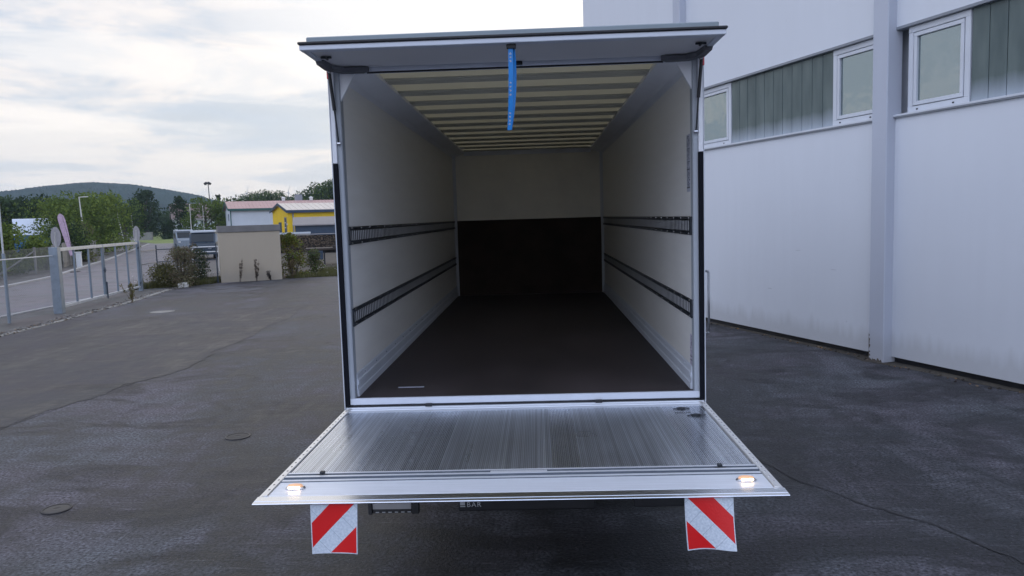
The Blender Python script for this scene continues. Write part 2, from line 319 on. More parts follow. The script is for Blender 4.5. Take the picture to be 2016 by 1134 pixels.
# ------------------------------------------------------------------ mesh helpers
class MB:
    def __init__(s): s.v = []; s.f = []; s.m = []; s.mats = []; s.cur = 0
    def use(s, m):
        if m not in s.mats: s.mats.append(m)
        s.cur = s.mats.index(m); return s
    def add(s, vs, fs):
        k = len(s.v); s.v += [tuple(v) for v in vs]
        for f in fs: s.f.append(tuple(i+k for i in f)); s.m.append(s.cur)
        return s
    def box(s, x0, x1, y0, y1, z0, z1, T=None):
        vs = [Vector(p) for p in ((x0, y0, z0), (x1, y0, z0), (x1, y1, z0), (x0, y1, z0), (x0, y0, z1), (x1, y0, z1), (x1, y1, z1), (x0, y1, z1))]
        if T is not None: vs = [T @ v for v in vs]
        return s.add(vs, [(0, 3, 2, 1), (4, 5, 6, 7), (0, 1, 5, 4), (1, 2, 6, 5), (2, 3, 7, 6), (3, 0, 4, 7)])
    def bbox(s, x0, x1, y0, y1, z0, z1, b=.004, T=None):     # box with chamfered edges
        xs = (x0, x1); ys = (y0, y1); zs = (z0, z1); vs = []; idx = {}
        for i in (0, 1):
            for j in (0, 1):
                for k in (0, 1):
                    sx, sy, sz = (b, -b)[i], (b, -b)[j], (b, -b)[k]
                    for a in range(3):
                        p = [xs[i]+sx, ys[j]+sy, zs[k]+sz]; p[a] = (xs[i], ys[j], zs[k])[a]
                        idx[(i, j, k, a)] = len(vs); vs.append(Vector(p))
        fs = []
        for a in range(3):
            o = [q for q in range(3) if q != a]
            for e in (0, 1):
                q = []
                for (p, r) in ((0, 0), (1, 0), (1, 1), (0, 1)):
                    c = [0, 0, 0]; c[a] = e; c[o[0]] = p; c[o[1]] = r; q.append(idx[(*c, a)])
                fs.append(tuple(q))
            for p in (0, 1):
                for r in (0, 1):
                    c0 = [0, 0, 0]; c1 = [0, 0, 0]; c0[o[0]] = c1[o[0]] = p; c0[o[1]] = c1[o[1]] = r; c1[a] = 1
                    fs.append((idx[(*c0, o[0])], idx[(*c1, o[0])], idx[(*c1, o[1])], idx[(*c0, o[1])]))
        for i in (0, 1):
            for j in (0, 1):
                for k in (0, 1): fs.append(tuple(idx[(i, j, k, a)] for a in range(3)))
        if T is not None: vs = [T @ v for v in vs]
        return s.add(vs, fs)
    def prism(s, pts, a, b, axis=1, T=None):                  # closed profile extruded along an axis
        n = len(pts); vs = []
        for e in (a, b):
            for (p, q) in pts:
                v = [0, 0, 0]; o = [k for k in range(3) if k != axis]; v[axis] = e; v[o[0]] = p; v[o[1]] = q; vs.append(Vector(v))
        if T is not None: vs = [T @ v for v in vs]
        return s.add(vs, [tuple(range(n))[::-1], tuple(range(n, 2*n))] + [(i, (i+1) % n, n+(i+1) % n, n+i) for i in range(n)])
    def tube(s, p0, p1, r, n=8, r1=None, cap=True):
        p0 = Vector(p0); p1 = Vector(p1); d = (p1-p0).normalized(); a = d.orthogonal().normalized(); b = d.cross(a); r1 = r if r1 is None else r1
        vs = []
        for p, q in ((p0, r), (p1, r1)):
            for i in range(n): t = 2*math.pi*i/n; vs.append(p + a*q*math.cos(t) + b*q*math.sin(t))
        fs = [(i, (i+1) % n, n+(i+1) % n, n+i) for i in range(n)]
        if cap: fs += [tuple(range(n))[::-1], tuple(range(n, 2*n))]
        return s.add(vs, fs)
    def path(s, ps, r, n=8):
        for a, b in zip(ps, ps[1:]): s.tube(a, b, r, n)
        return s
    def lathe(s, prof, n=24, T=None, axis='z'):
        vs = []
        for (r, z) in prof:
            for i in range(n):
                t = 2*math.pi*i/n; v = Vector((r*math.cos(t), r*math.sin(t), z)); vs.append(T @ v if T is not None else v)
        fs = []
        for j in range(len(prof)-1):
            for i in range(n): fs.append((j*n+i, j*n+(i+1) % n, (j+1)*n+(i+1) % n, (j+1)*n+i))
        fs += [tuple(range(n))[::-1], tuple(range((len(prof)-1)*n, len(prof)*n))]
        return s.add(vs, fs)
    def build(s, name, mats=None, parent=None, smooth=False, loc=None, rz=0):
        me = D.meshes.new(name); me.from_pydata([tuple(v) for v in s.v], [], s.f); me.update()
        assert s.mats or mats, name
        ms = [M[k] for k in s.mats] if s.mats else [M[mats]]
        if mats and s.mats: ms = [M[k] for k in s.mats]
        for m in ms: me.materials.append(m)
        if s.mats: me.polygons.foreach_set('material_index', s.m)
        import bmesh
        bm = bmesh.new(); bm.from_mesh(me); bmesh.ops.recalc_face_normals(bm, faces=bm.faces); bm.to_mesh(me); bm.free()
        if smooth: me.polygons.foreach_set('use_smooth', [True]*len(me.polygons))
        o = D.objects.new(name, me); COL.objects.link(o)
        if parent is not None: o.parent = parent
        if loc is not None: o.location = loc
        o.rotation_euler.z = rz
        return o
def tag(o, label=None, cat=None, group=None, kind=None):
    if label: o['label'] = label
    if cat: o['category'] = cat
    if group: o['group'] = group
    if kind: o['kind'] = kind
    return o
def empty(name, label, cat, loc=(0, 0, 0), rz=0, group=None):
    o = D.objects.new(name, None); COL.objects.link(o); o.location = loc; o.rotation_euler.z = rz; o.empty_display_size = .3
    return tag(o, label, cat, group)
def copy_tree(o, parent=None, loc=None, rz=None, label=None):
    c = o.copy(); COL.objects.link(c); c.parent = parent
    if loc is not None: c.location = loc
    if rz is not None: c.rotation_euler.z = rz
    if label: c['label'] = label
    for ch in [x for x in list(COL.objects) if x.parent == o]: copy_tree(ch, c)
    return c
def sheet(name, poly, z, m, kind='structure', tri=False):
    me = D.meshes.new(name); me.from_pydata([(x, y, z) for x, y in poly], [], [tuple(range(len(poly)))]); me.update()
    me.materials.append(M[m]); o = D.objects.new(name, me); COL.objects.link(o)
    if kind: o['kind'] = kind
    return o

# ------------------------------------------------------------------ ground, roads
def bigsheet():
    b = MB()
    xs = [-6000, -1500, -400, -120, -60, -30, -15, 0, 15, 30, 120, 400, 1500, 6000]; n = len(xs)
    b.add([(x, y, -.05) for y in xs for x in xs], [(j*n+i, j*n+i+1, (j+1)*n+i+1, (j+1)*n+i) for j in range(n-1) for i in range(n-1)])
    o = b.build('ground', 'pavement'); o['kind'] = 'structure'
bigsheet()
sheet('meadow', [(-260, 176), (-88, 152), (-60, 118), (40, 118), (200, 300), (200, 1100), (-900, 1100), (-900, 300)], -.035, 'meadow')
sheet('lawn', [(-86, 150), (-60, 112), (-52, 112), (-60, 150)], -.025, 'meadow')
yard = [(-12.15, -20), (-12.2, 6), (-12.3, 11.3), (-12.5, 14), (-12.85, 16.1), (-13.1, 18.5), (-13.7, 21.5), (-14.1, 23.2), (-13.8, 25.4), (-13.0, 26.25), (-11.2, 27.15), (-10.6, 27.7), (-9, 28.2), (-6, 29.0), (2, 31.5), (12, 34), (40, 34), (40, -20)]
sheet('yard_asphalt', yard, 0, 'asphalt')
random.seed(4)
edge = [(-5.6, -5), (-5.9, -1.5), (-6.3, 1.2), (-6.55, 3.2), (-6.5, 4.2), (-6.25, 5.1), (-6.3, 5.9), (-5.9, 6.6), (-5.95, 8.0), (-6.15, 8.6), (-6.1, 10.5), (-6.35, 12.2), (-6.25, 13.6), (-6.8, 16.5)]
ed2 = []
for (a, b_) in zip(edge, edge[1:]):
    for k in range(8):
        t = k/8; ed2.append((a[0]+(b_[0]-a[0])*t+random.uniform(-.035, .035), a[1]+(b_[1]-a[1])*t+random.uniform(-.03, .03)))
patch = [(-12.1, -12), (-5.2, -12)] + ed2 + [(-12.4, 14), (-12.25, 11.3)]
sheet('asphalt_patch', patch, .004, 'asphalt_smooth')
sheet('pavement_strip', [(-15.15, -20), (-12.45, -20), (-12.5, 6), (-12.6, 11.3), (-12.8, 14), (-13.15, 16.2), (-13.4, 18.6), (-14.0, 21.6), (-14.4, 23.5), (-14.6, 24.2), (-15.8, 24.6), (-15.55, 21), (-15.35, 18.1), (-15.2, 15.4)], -.008, 'pavement')
road = [(-13, -20), (-15.1, 14), (-15.35, 18.1), (-15.7, 21.5), (-16.05, 25), (-17.5, 28.5), (-20.5, 36), (-24.2, 44.3), (-33, 62), (-43.5, 83.5), (-57, 112), (-80, 150), (-110, 205), (-160, 300), (-185, 290), (-130, 200), (-95, 173), (-60, 110), (-34.8, 55.2), (-29.6, 43), (-25.5, 33.6), (-23.4, 26.7), (-21.6, 18), (-20.5, 6), (-20, -20)]
sheet('road', road, -.03, 'road_surface')
side_road = [(-33, 62), (-24.2, 44.3), (-20.5, 36), (-17.5, 28.5), (-22, 44), (-25, 60), (-35, 80), (-50, 110), (-57, 112), (-43.5, 83.5)]
def strip(name, pts, w, z0, z1, m, kind='structure', jit=0):
    b = MB()
    for (a, c) in zip(pts, pts[1:]):
        a = Vector((*a, 0)); c = Vector((*c, 0)); d = (c-a); ln = d.length; d /= ln; nn = Vector((-d.y, d.x, 0))
        k = max(1, int(ln/1.0))
        for i in range(k):
            p = a+d*(ln*i/k); q = a+d*(ln*(i+1)/k-.012); j = random.uniform(-jit, jit)
            vs = [p-nn*(w/2+j), q-nn*(w/2+j), q+nn*(w/2), p+nn*(w/2)]
            b.add([(v.x, v.y, z0) for v in vs]+[(v.x, v.y, z1+j*.3) for v in vs], [(4, 5, 6, 7), (0, 1, 5, 4), (1, 2, 6, 5), (2, 3, 7, 6), (3, 0, 4, 7)])
    o = b.build(name, m); o['kind'] = kind; return o
M['kerb_light'] = mat('kerb_light', (.33, .33, .335), .8, var=.15, scale=3)
strip('kerb', [(-14.3, -5), (-15.1, 14), (-15.35, 18.1), (-15.7, 21.5), (-16.05, 25), (-16.3, 26.4)], .17, -.05, .03, 'kerb_light')
strip('far_kerb', [(-21.6, 18), (-23.4, 26.7), (-25.5, 33.6), (-29.6, 43), (-34.8, 55.2), (-60, 110)], .28, -.05, .05, 'kerb_light')
strip('yard_edging', [(-12.32, -6), (-12.38, 6), (-12.45, 11.3), (-12.65, 14), (-13.0, 16.15), (-13.25, 18.55), (-13.85, 21.55), (-14.25, 23.4)], .20, -.05, .010, 'concrete', jit=.03)
sheet('verge', [(-20.6, -20), (-21, 6), (-21.9, 18), (-23.6, 26.7), (-25.7, 33.6), (-29.9, 43), (-35.1, 55.2), (-60.5, 110), (-66, 110), (-38, 55.2), (-31.5, 43), (-27.6, 33.6), (-26, 26.7), (-25, 6), (-25, -20)], -.02, 'pavement')
sheet('planting_soil', [(-13.2, 26.3), (-14.0, 25.45), (-14.4, 23.7), (-15.6, 24.3), (-16.1, 26.0), (-17.2, 29.5), (-15, 31), (-11.2, 29)], -.012, 'soil')
sheet('rough_ground', [(-11.2, 27.3), (-10.6, 27.8), (-9, 28.3), (-6, 29.1), (2, 31.6), (12, 34.1), (40, 34.2), (40, 60), (-24, 60), (-21, 50), (-15, 34), (-12.6, 29.5)], -.014, 'soil')

# rubble along the edging + tar seams
def scatter_chips(name, pts, n, w, size, mats, label=None, z=.0, seed=1, kind='stuff'):
    random.seed(seed); b = MB(); segs = list(zip(pts, pts[1:])); ls = [math.dist(a, c) for a, c in segs]
    for _ in range(n):
        (a, c) = random.choices(segs, ls)[0]; t = random.random(); x = a[0]+(c[0]-a[0])*t+random.gauss(0, w); y = a[1]+(c[1]-a[1])*t+random.gauss(0, w)
        s = size*random.uniform(.4, 1.5); b.use(random.choice(mats))
        T = Matrix.Translation((x, y, z)) @ Matrix.Rotation(random.random()*6.3, 4, 'Z') @ Matrix.Rotation(random.uniform(-.5, .5), 4, 'X')
        b.prism([(-s*.6, 0), (s*.5, 0), (s*.35, s*.45), (-s*.3, s*.55)], -s*.5, s*.5*random.uniform(.6, 1.2), 1, T)
    o = b.build(name); o['kind'] = kind
    if label: tag(o, label, 'debris')
    return o
scatter_chips('gravel', [(-12.4, 9), (-12.5, 11.3), (-12.9, 14.8), (-13.05, 16.3), (-13.4, 18.6), (-14.1, 22.5), (-14.2, 24)], 900, .14, .03, ['concrete', 'soil', 'wood_end', 'pavement', 'concrete'], 'loose gravel and dry bits along the concrete edging of the yard', seed=3)
def seam(name, pts, w):
    random.seed(len(pts)); b = MB(); P = []
    for (a, c) in zip(pts, pts[1:]):
        for k in range(7): t = k/7; P.append((a[0]+(c[0]-a[0])*t+random.uniform(-.02, .02), a[1]+(c[1]-a[1])*t+random.uniform(-.02, .02)))
    vs = []
    for i, p in enumerate(P):
        q = P[min(i+1, len(P)-1)]; p0 = P[max(i-1, 0)]; d = Vector((q[0]-p0[0], q[1]-p0[1])).normalized(); ww = w*random.uniform(.3, 1.2)
        vs += [(p[0]-d.y*ww, p[1]+d.x*ww, .005), (p[0]+d.y*ww, p[1]-d.x*ww, .005)]
    b.add(vs, [(2*i, 2*i+1, 2*i+3, 2*i+2) for i in range(len(P)-1)])
    o = b.build(name, 'tar'); o['kind'] = 'structure'
M['tar'] = mat('tar', (.020, .020, .023), .6, var=.3, scale=8)
seam('asphalt_seam', [(2.15, 1.9), (2.35, 1.2), (2.75, .5), (3.1, .05), (3.35, -.6)], .014)
seam('asphalt_seam', [(-6.02, 8.4), (-5.9, 7.0), (-6.3, 5.6), (-6.5, 3.6), (-6.3, 1.2), (-5.9, -1.4)], .012)
M['stain'] = mat('stain', (.020, .020, .023), .5, var=.3, scale=4)
M['scuff'] = mat('scuff', (.10, .10, .105), .75, var=.4, scale=9)

# manhole / valve covers
def cover(x, y, rx, label, m='dark_steel', ring='soil'):
    e = empty('manhole_cover', label, 'cover', (x, y, .0))
    b = MB(); b.lathe([(rx, .0), (rx, .009), (rx*.86, .011), (rx*.86, .004)], 28); b.build('ring', ring, e)
    b = MB(); b.lathe([(rx*.84, .0), (rx*.84, .008), (rx*.3, .010), (rx*.1, .006)], 28)
    b.build('lid', m, e); return e
cover(-3.34, 2.87, .14, 'small round iron cover in the asphalt left of the tail lift', 'tar', 'stain')
cover(-4.08, .75, .12, 'dark sunken valve cap in the asphalt nearest the bottom left corner', 'stain', 'tar')
cover(-10.66, 15.75, .33, 'pale worn manhole cover in the yard near the gate', 'concrete', 'concrete')

# ------------------------------------------------------------------ TRUCK
truck = empty('box_truck', 'white box truck seen from behind with open cargo box and lowered tail lift', 'truck')
WI, WO, LB, ZF, ZC = 1.24, 1.315, 7.28, 1.10, 3.50
b = MB().use('inner_wall')
for sx, nm in ((-1, 'left'), (1, 'right')):
    b = MB(); x0, x1 = sorted((sx*WI, sx*(WO-.012)))
    b.use('white_paint').box(*sorted((sx*(WO-.012), sx*WO)), .06, LB+.05, ZF-.12, ZC+.06)
    b.use('inner_wall').box(x0, x1, .06, LB, ZF-.10, ZC+.02)
    w = b.build('side_wall', None, truck)
b = MB().use('front_board'); b.box(-WI, WI, LB-.04, LB, ZF-.05, ZC); b.use('white_paint').box(-WO+.002, WO-.002, LB+.002, LB+.048, ZF-.12, ZC+.06)
b.build('front_wall', None, truck)
b = MB(); b.bbox(-WI+.005, WI-.005, LB-.052, LB-.042, ZF+.002, 2.36, .002)
for x in (-.78, 0, .78):
    b.lathe([(.012, 0), (.012, .006), (.004, .009)], 8, Matrix.Translation((x, LB-.053, ZF+.12)) @ Matrix.Rotation(R(90), 4, 'X'))
b.build('lower_bulkhead', 'dark_ply', truck)
b = MB(); b.box(-WI, WI, -.005, LB-.04, ZF-.05, ZF); b.build('cargo_floor', 'floor_ply', truck)
b = MB(); b.bbox(-.98, -.78, .30, .325, ZF+.001, ZF+.004, .001); b.build('floor_label', 'sticker_white', truck)
# corner posts at the bulkhead
for sx in (-1, 1):
    b = MB(); b.prism([(sx*WI, LB-.04), (sx*(WI-.045), LB-.045), (sx*WI, LB-.11)], ZF, ZC-.06, 2); b.build('corner_trim', 'alu_matt', truck)
# roof: thin translucent sheet and bows
b = MB(); b.add([(-WO+.01, .0, ZC+.012), (WO-.01, .0, ZC+.012), (WO-.01, LB, ZC+.012), (-WO+.01, LB, ZC+.012)], [(0, 1, 2, 3)]); b.build('roof', 'roof_sheet', truck)
for k in range(12):
    y = .60 + k*.588
    b = MB(); pr = [(y, ZC+.010), (y+.004, ZC+.002), (y+.05, ZC+.001), (y+.055, ZC-.006), (y+.062, ZC-.006), (y+.066, ZC+.003), (y+.118, ZC+.003), (y+.122, ZC-.008), (y+.132, ZC-.008), (y+.136, ZC+.003), (y+.19, ZC+.003), (y+.195, ZC-.005), (y+.203, ZC-.005), (y+.235, ZC+.003), (y+.235, ZC+.010)]
    b.prism(pr, -1.06, 1.06, 0); b.build('roof_bow', 'rib', truck)
# cove strips between wall and roof
for sx in (-1, 1):
    b = MB(); b.prism([(sx*1.04, ZC+.010), (sx*1.035, ZC-.025), (sx*1.06, ZC-.035), (sx*1.17, ZC-.070), (sx*1.20, ZC-.072), (sx*WI, ZC-.10), (sx*WI, ZC+.010)], .05, LB-.04, 1)
    b.build('roof_cove', 'cove', truck)
b = MB(); b.prism([(LB-.04, ZC-.07), (LB-.10, ZC-.005), (LB-.10, ZC+.010), (LB-.04, ZC+.010)], -1.05, 1.05, 0); b.build('front_cove', 'cove', truck)
# scuff rails along the floor
for sx in (-1, 1):
    b = MB(); x = sx*WI
    b.prism([(x, ZF), (x-sx*.016, ZF), (x-sx*.016, ZF+.045), (x-sx*.008, ZF+.052), (x-sx*.008, ZF+.085), (x-sx*.016, ZF+.092), (x-sx*.016, ZF+.12), (x-sx*.008, ZF+.127), (x-sx*.006, ZF+.165), (x, ZF+.175)], .05, LB-.05, 1)
    for k in range(17):
        b.lathe([(.009, 0), (.009, .004), (.003, .007)], 8, Matrix.Translation((x-sx*.006, .3+k*.42, ZF+.145)) @ Matrix.Rotation(-sx*R(90), 4, 'Y'))
    b.build('scuff_rail', 'alu_matt', truck)
# lashing rails: dark channel with a row of slots
for sx in (-1, 1):
    for zc in (2.295, 1.695):
        b = MB(); x = sx*WI; h = .066
        b.use('dark_steel')
        b.prism([(x, zc-h), (x-sx*.010, zc-h), (x-sx*.012, zc-h+.022), (x-sx*.004, zc-h+.026), (x-sx*.004, zc+h-.026), (x-sx*.012, zc+h-.022), (x-sx*.010, zc+h), (x, zc+h)], .03, LB-.06, 1)
        b.bbox(*sorted((x-sx*.016, x)), .012, .030, zc-h, zc+h, .002)
        b.use('rail_slot'); y = .06; k = 0
        while y < LB-.12:
            b.box(*sorted((x-sx*.0046, x-sx*.0042)), y, y+.024, zc-.036, zc+.036)
            y += .060; k += 1
        b.use('steel'); y = .09
        while y < LB-.1:
            for zz_ in (zc+h-.010, zc-h+.010): b.lathe([(.007, 0), (.005, .004)], 6, Matrix.Translation((x-sx*.011, y, zz_)) @ Matrix.Rotation(-sx*R(90), 4, 'Y'))
            y += .30
        b.build('lashing_rail', None, truck)
# rear frame
M['frame_grey'] = mat('frame_grey', (.34, .37, .41), .5, .1, var=.04)
M['edge_white'] = mat('edge_white', (.55, .58, .63), .45, var=.03)
b = MB().use('alu_matt')
for sx in (-1, 1):
    b.use('frame_grey').bbox(*sorted((sx*(WI-.002), sx*(WO-.005))), -.03, .058, ZF-.06, ZC-.02, .006)
    b.use('edge_white').bbox(*sorted((sx*(WO-.006), sx*(WO+.001))), -.050, .07, ZF-.10, ZC+.02, .002); b.use('alu_matt')
b.bbox(-WO+.008, WO-.008, -.028, .056, ZC-.055, ZC+.028, .006)
fr = b.build('rear_frame', None, truck)
b = MB().use('alu_matt'); b.bbox(-WO+.002, WO-.002, -.035, -.006, ZF-.045, ZF+.002, .004)
b.use('black').box(-WO+.02, WO-.02, -.030, -.008, ZF-.062, ZF-.046)
b.use('alu').bbox(-WO+.01, WO-.01, -.05, -.01, ZF-.10, ZF-.063, .004)
for x in (-.72, .52): b.use('black').bbox(x, x+.05, -.056, -.037, ZF-.062, ZF-.040, .003)
b.build('rear_sill', None, truck)
for sx in (-1, 1):
    b = MB(); b.bbox(*sorted((sx*(WI+.033), sx*(WO-.007))), -.050, -.031, ZF-.055, 2.81, .003)
    b.build('door_seal', 'rubber', truck)
    b = MB(); b.bbox(*sorted((sx*(WI+.036), sx*(WO-.007))), -.049, -.031, 2.812, ZC-.03, .003)
    b.build('post_cover', 'white_paint', truck)
    # triangular gusset plates
    b = MB(); b.prism([(sx*(WI+.02), ZC-.06), (sx*1.13, ZC-.06), (sx*(WI+.005), ZC-.26)], -.012, .02, 1); b.build('corner_gusset', 'white_paint', truck)
    b = MB(); b.use('red_lamp').bbox(*sorted((sx*1.292, sx*1.318)), -.06, -.046, ZC-.10, ZC-.02, .004); b.build('marker_light', None, truck)
    M['handle_steel'] = M.get('handle_steel') or mat('handle_steel', (.30, .31, .33), .3, .6, var=.03)
    # grab handles outside
    x = sx*(WO+.002)
    if sx > 0:
        b = MB(); pts = [Vector((x, .12, 1.96)), Vector((x+.050, .12, 1.96)), Vector((x+.060, .12, 1.95)), Vector((x+.060, .12, 1.51)), Vector((x+.050, .12, 1.50)), Vector((x, .12, 1.50))]
        b.path(pts, .009, 10); b.build('grab_handle', 'handle_steel', truck, smooth=True)
    # gas struts
    b = MB(); a = Vector((sx*1.288, -.10, 3.44)); c = Vector((sx*1.262, -.05, 3.18)); e = Vector((sx*1.258, -.045, 2.95))
    d = (e-a).normalized(); c = a+d*((e-a).length*.53)
    b.use('black').tube(a, c, .012, 10); b.use('dark_steel').tube(c, e, .0055, 8); b.use('steel').lathe([(.012, -.012), (.012, .012)], 8, Matrix.Translation(e) @ Matrix.Rotation(R(90), 4, 'Y'))
    b.lathe([(.014, -.012), (.014, .012)], 8, Matrix.Translation(a) @ Matrix.Rotation(R(90), 4, 'Y')); b.build('gas_strut', None, truck)
# stickers on the right wall: unreadable notices
def sticker(x, y0, y1, z0, z1, seed, base):
    random.seed(seed); b = MB().use(base); b.box(x-.0015, x-.0005, y0, y1, z0, z1)
    b.use('dark_steel'); z = z1-.012
    while z > z0+.02:
        hgt = random.choice((.004, .004, .006, .010))
        yy = y0+.008
        while yy < y1-.02:
            ln = random.uniform(.008, .03)
            if random.random() < .75: b.box(x-.0022, x-.0016, yy, min(yy+ln, y1-.006), z-hgt, z)
            yy += ln+.006
        z -= hgt+random.choice((.006, .006, .014))
    return b.build('notice_sticker', None, truck)
sticker(WI, .07, .19, 2.54, 2.95, 5, 'sticker_white'); M['sticker_pale'] = mat('sticker_pale', (.48, .44, .55), .5, var=.1)
sticker(WI, .04, .12, 1.27, 1.50, 8, 'sticker_pale')

# raised rear flap
flap = empty('rear_flap', None, None); flap.parent = truck
fz = 3.47
b = MB().use('flap_panel'); b.box(-WO+.045, WO-.045, -.61, -.045, fz+.006, fz+.03)
b.use('alu_matt')
b.bbox(-WO, WO, -.68, -.612, fz-.006, fz+.026, .004)
b.bbox(-WO, -WO+.044, -.611, -.05, fz-.003, fz+.026, .003); b.bbox(WO-.044, WO, -.611, -.05, fz-.003, fz+.026, .003)
b.use('black').bbox(-WO-.006, WO+.006, -.695, -.035, fz+.027, fz+.043, .004)
D.objects.remove(flap)
flap = b.build('rear_flap', None, truck)
b = MB(); b.bbox(-WO+.04, WO-.04, -.66, -.03, fz+.044, fz+.078, .006); b.build('flap_top_panel', 'flap_top', flap)
b = MB(); b.tube((-1.04, -.02, ZC-.058), (1.04, -.02, ZC-.058), .007, 8)
b.build('flap_seal', 'black', flap)
for sx in (-1, 1):
    # dark plastic corner fairing that follows the hinge
    b = MB(); P = [(sx*1.285, -.34, fz-.01), (sx*1.275, -.16, fz-.014), (sx*1.20, -.065, fz-.018), (sx*1.06, -.055, fz-.018), (sx*1.02, -.05, fz-.01)]
    Wd = [.03, .040, .045, .045, .018]
    vs = []
    for i, (p, w_) in enumerate(zip(P, Wd)):
        q = P[min(i+1, 4)]; p0 = P[max(i-1, 0)]; d = Vector((q[0]-p0[0], q[1]-p0[1], 0)).normalized(); nn = Vector((-d.y, d.x, 0))
        pv = Vector(p); vs += [pv+nn*w_+Vector((0, 0, .014)), pv+nn*w_*.7-Vector((0, 0, .016)), pv-nn*w_*.7-Vector((0, 0, .016)), pv-nn*w_+Vector((0, 0, .014))]
    fs = [(i*4+j, i*4+(j+1) % 4, i*4+4+(j+1) % 4, i*4+4+j) for i in range(4) for j in range(4)]+[(0, 1, 2, 3), (16, 17, 18, 19)]
    b.add(vs, fs); b.build('corner_fairing', 'fairing', flap)
    b = MB(); b.bbox(sx*1.21-.035, sx*1.21+.035, -.455, -.44, fz-.012, fz+.002, .002); b.bbox(sx*1.21-.006, sx*1.21+.006, -.48, -.41, fz-.016, fz-.004, .002)
    b.build('latch', 'dark_steel', flap)
b = MB(); b.bbox(.01, .06, -.07, -.03, fz-.02, fz+.004, .004); b.build('latch', 'black', flap)
# blue pull strap
st = MB().use('black').bbox(-.028, .03, -.645, -.615, fz-.034, fz-.006, .004)
st.use('strap'); n = 22
for side in (0, 1):
    vs = []
    for i in range(n+1):
        t = i/n; z = fz-.03-.50*t
        if side == 0: cx0 = -.004-.020*t**2; tw = .35*math.sin(t*2.4); yy = -.634-.014*math.sin(t*3.1)
        else: cx0 = .010-.034*t**2+.012*math.sin(t*3.1); tw = -.5*math.sin(t*2.8)-.2; yy = -.618+.012*math.sin(t*3.1)*(1-t)
        dx = math.cos(tw)*.0145; dy = math.sin(tw)*.0145
        vs += [(cx0-dx, yy-dy, z), (cx0+dx, yy+dy, z), (cx0+dx, yy+dy+.002, z), (cx0-dx, yy-dy+.002, z)]
    st.add(vs, [(i*4+j, i*4+(j+1) % 4, i*4+4+(j+1) % 4, i*4+4+j) for i in range(n) for j in range(4)])
    if side == 0: sv0 = vs
strap = st.build('pull_strap', None, flap)
b = MB()
random.seed(2)
for (i0, i1) in ((1, 4), (9, 13), (17, 21)):
    b = MB()
    for i in range(i0, i1):
        for k in range(3):
            a = Vector(sv0[i*4]); c = Vector(sv0[i*4+1]); e = Vector(sv0[i*4+4])
            s0 = .25+.12*k; p = a+(c-a)*(s0)+(e-a)*(.12+random.uniform(0, .3)); q = p+(c-a)*.16; l = (e-a)*random.uniform(.25, .5)
            b.add([v+Vector((0, -.0012, 0)) for v in (p, q, q+l, p+l)], [(0, 1, 2, 3)])
    b.build('strap_print', 'sticker_white', strap)

# tail lift platform
M['groove'] = mat('groove', (.10, .12, .15), .6, var=.1)
M['lip_alu'] = mat('lip_alu', (.74, .77, .82), .27, 1., var=.04, scale=6, stretch=(.3, 8, 8))
PZ = 1.03; Y0, Y1, Y2, Y3, Y4 = -.055, -.16, -1.455, -1.585, -1.79; YT = -1.878
pf = MB()
pf.use('alu')
pf.prism([(Y0, PZ-.05), (Y0, PZ-.004), (Y0-.03, PZ), (Y0-.034, PZ-.006), (Y0-.045, PZ-.006), (Y0-.05, PZ), (Y1, PZ), (Y1, PZ-.06)], -1.262, 1.262, 0)
pf.prism([(Y2, PZ-.06), (Y2, PZ+.006), (Y2-.032, PZ+.006), (Y2-.036, PZ-.003), (Y2-.05, PZ-.003), (Y2-.054, PZ+.008), (Y2-.082, PZ+.008), (Y2-.086, PZ-.003), (Y2-.098, PZ-.003), (Y2-.102, PZ+.003), (Y3, PZ+.002), (Y3, PZ-.05)], -1.262, 1.262, 0)
for yq in (Y2-.0335, Y2-.086, Y3-.001): pf.use('groove').box(-1.262, 1.262, yq-.006, yq, PZ-.002, PZ+.0105 if yq > Y3 else PZ+.0035)
pf.use('alu')
# smooth front plate of grooved extrusions
pr = [(Y3, PZ-.045)]; y = Y3
while y > Y4+.012: pr += [(y, PZ), (y-.009, PZ), (y-.0095, PZ-.0015), (y-.0115, PZ-.0015)]; y -= .012
pr += [(Y4, PZ-.001), (Y4, PZ-.035)]
pf.prism(pr, -1.262, 1.262, 0)
pf.use('lip_alu').prism([(Y4, PZ-.020), (Y4, PZ-.001), (YT+.030, PZ-.003), (YT+.027, PZ-.006), (YT+.023, PZ-.003), (YT+.002, PZ-.006), (YT, PZ-.009), (YT+.003, PZ-.013)], -1.312, 1.312, 0)
pf.use('chassis').box(-1.24, 1.24, Y3+.01, Y0-.01, PZ-.11, PZ-.061)
plat = pf.build('tail_lift_platform', None, truck)
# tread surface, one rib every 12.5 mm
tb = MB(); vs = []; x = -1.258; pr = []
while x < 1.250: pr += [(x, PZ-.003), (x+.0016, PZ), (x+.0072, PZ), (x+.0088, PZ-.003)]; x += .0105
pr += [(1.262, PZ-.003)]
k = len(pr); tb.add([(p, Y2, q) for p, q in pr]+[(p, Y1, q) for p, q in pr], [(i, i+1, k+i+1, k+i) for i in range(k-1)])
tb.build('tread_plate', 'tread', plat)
def holes_strip(sx):
    b = MB().use('edge_alu'); b.prism([(sx*1.264, PZ+.001), (sx*1.268, PZ+.006), (sx*1.31, PZ-.004), (sx*WO, PZ-.016), (sx*WO, PZ-.034), (sx*1.264, PZ-.034)], Y0, Y4+.003, 1)
    b.use('black' if sx < 0 else 'steel'); y = Y0-.06
    nrm = Matrix.Rotation(sx*R(13), 4, 'Y')
    while y > Y4+.03:
        b.lathe([(.006, 0), (.0055, .0012 if sx < 0 else .003)], 8, Matrix.Translation((sx*1.287, y, PZ+.0018)) @ nrm); y -= .072
    b.build('edge_profile', None, plat)
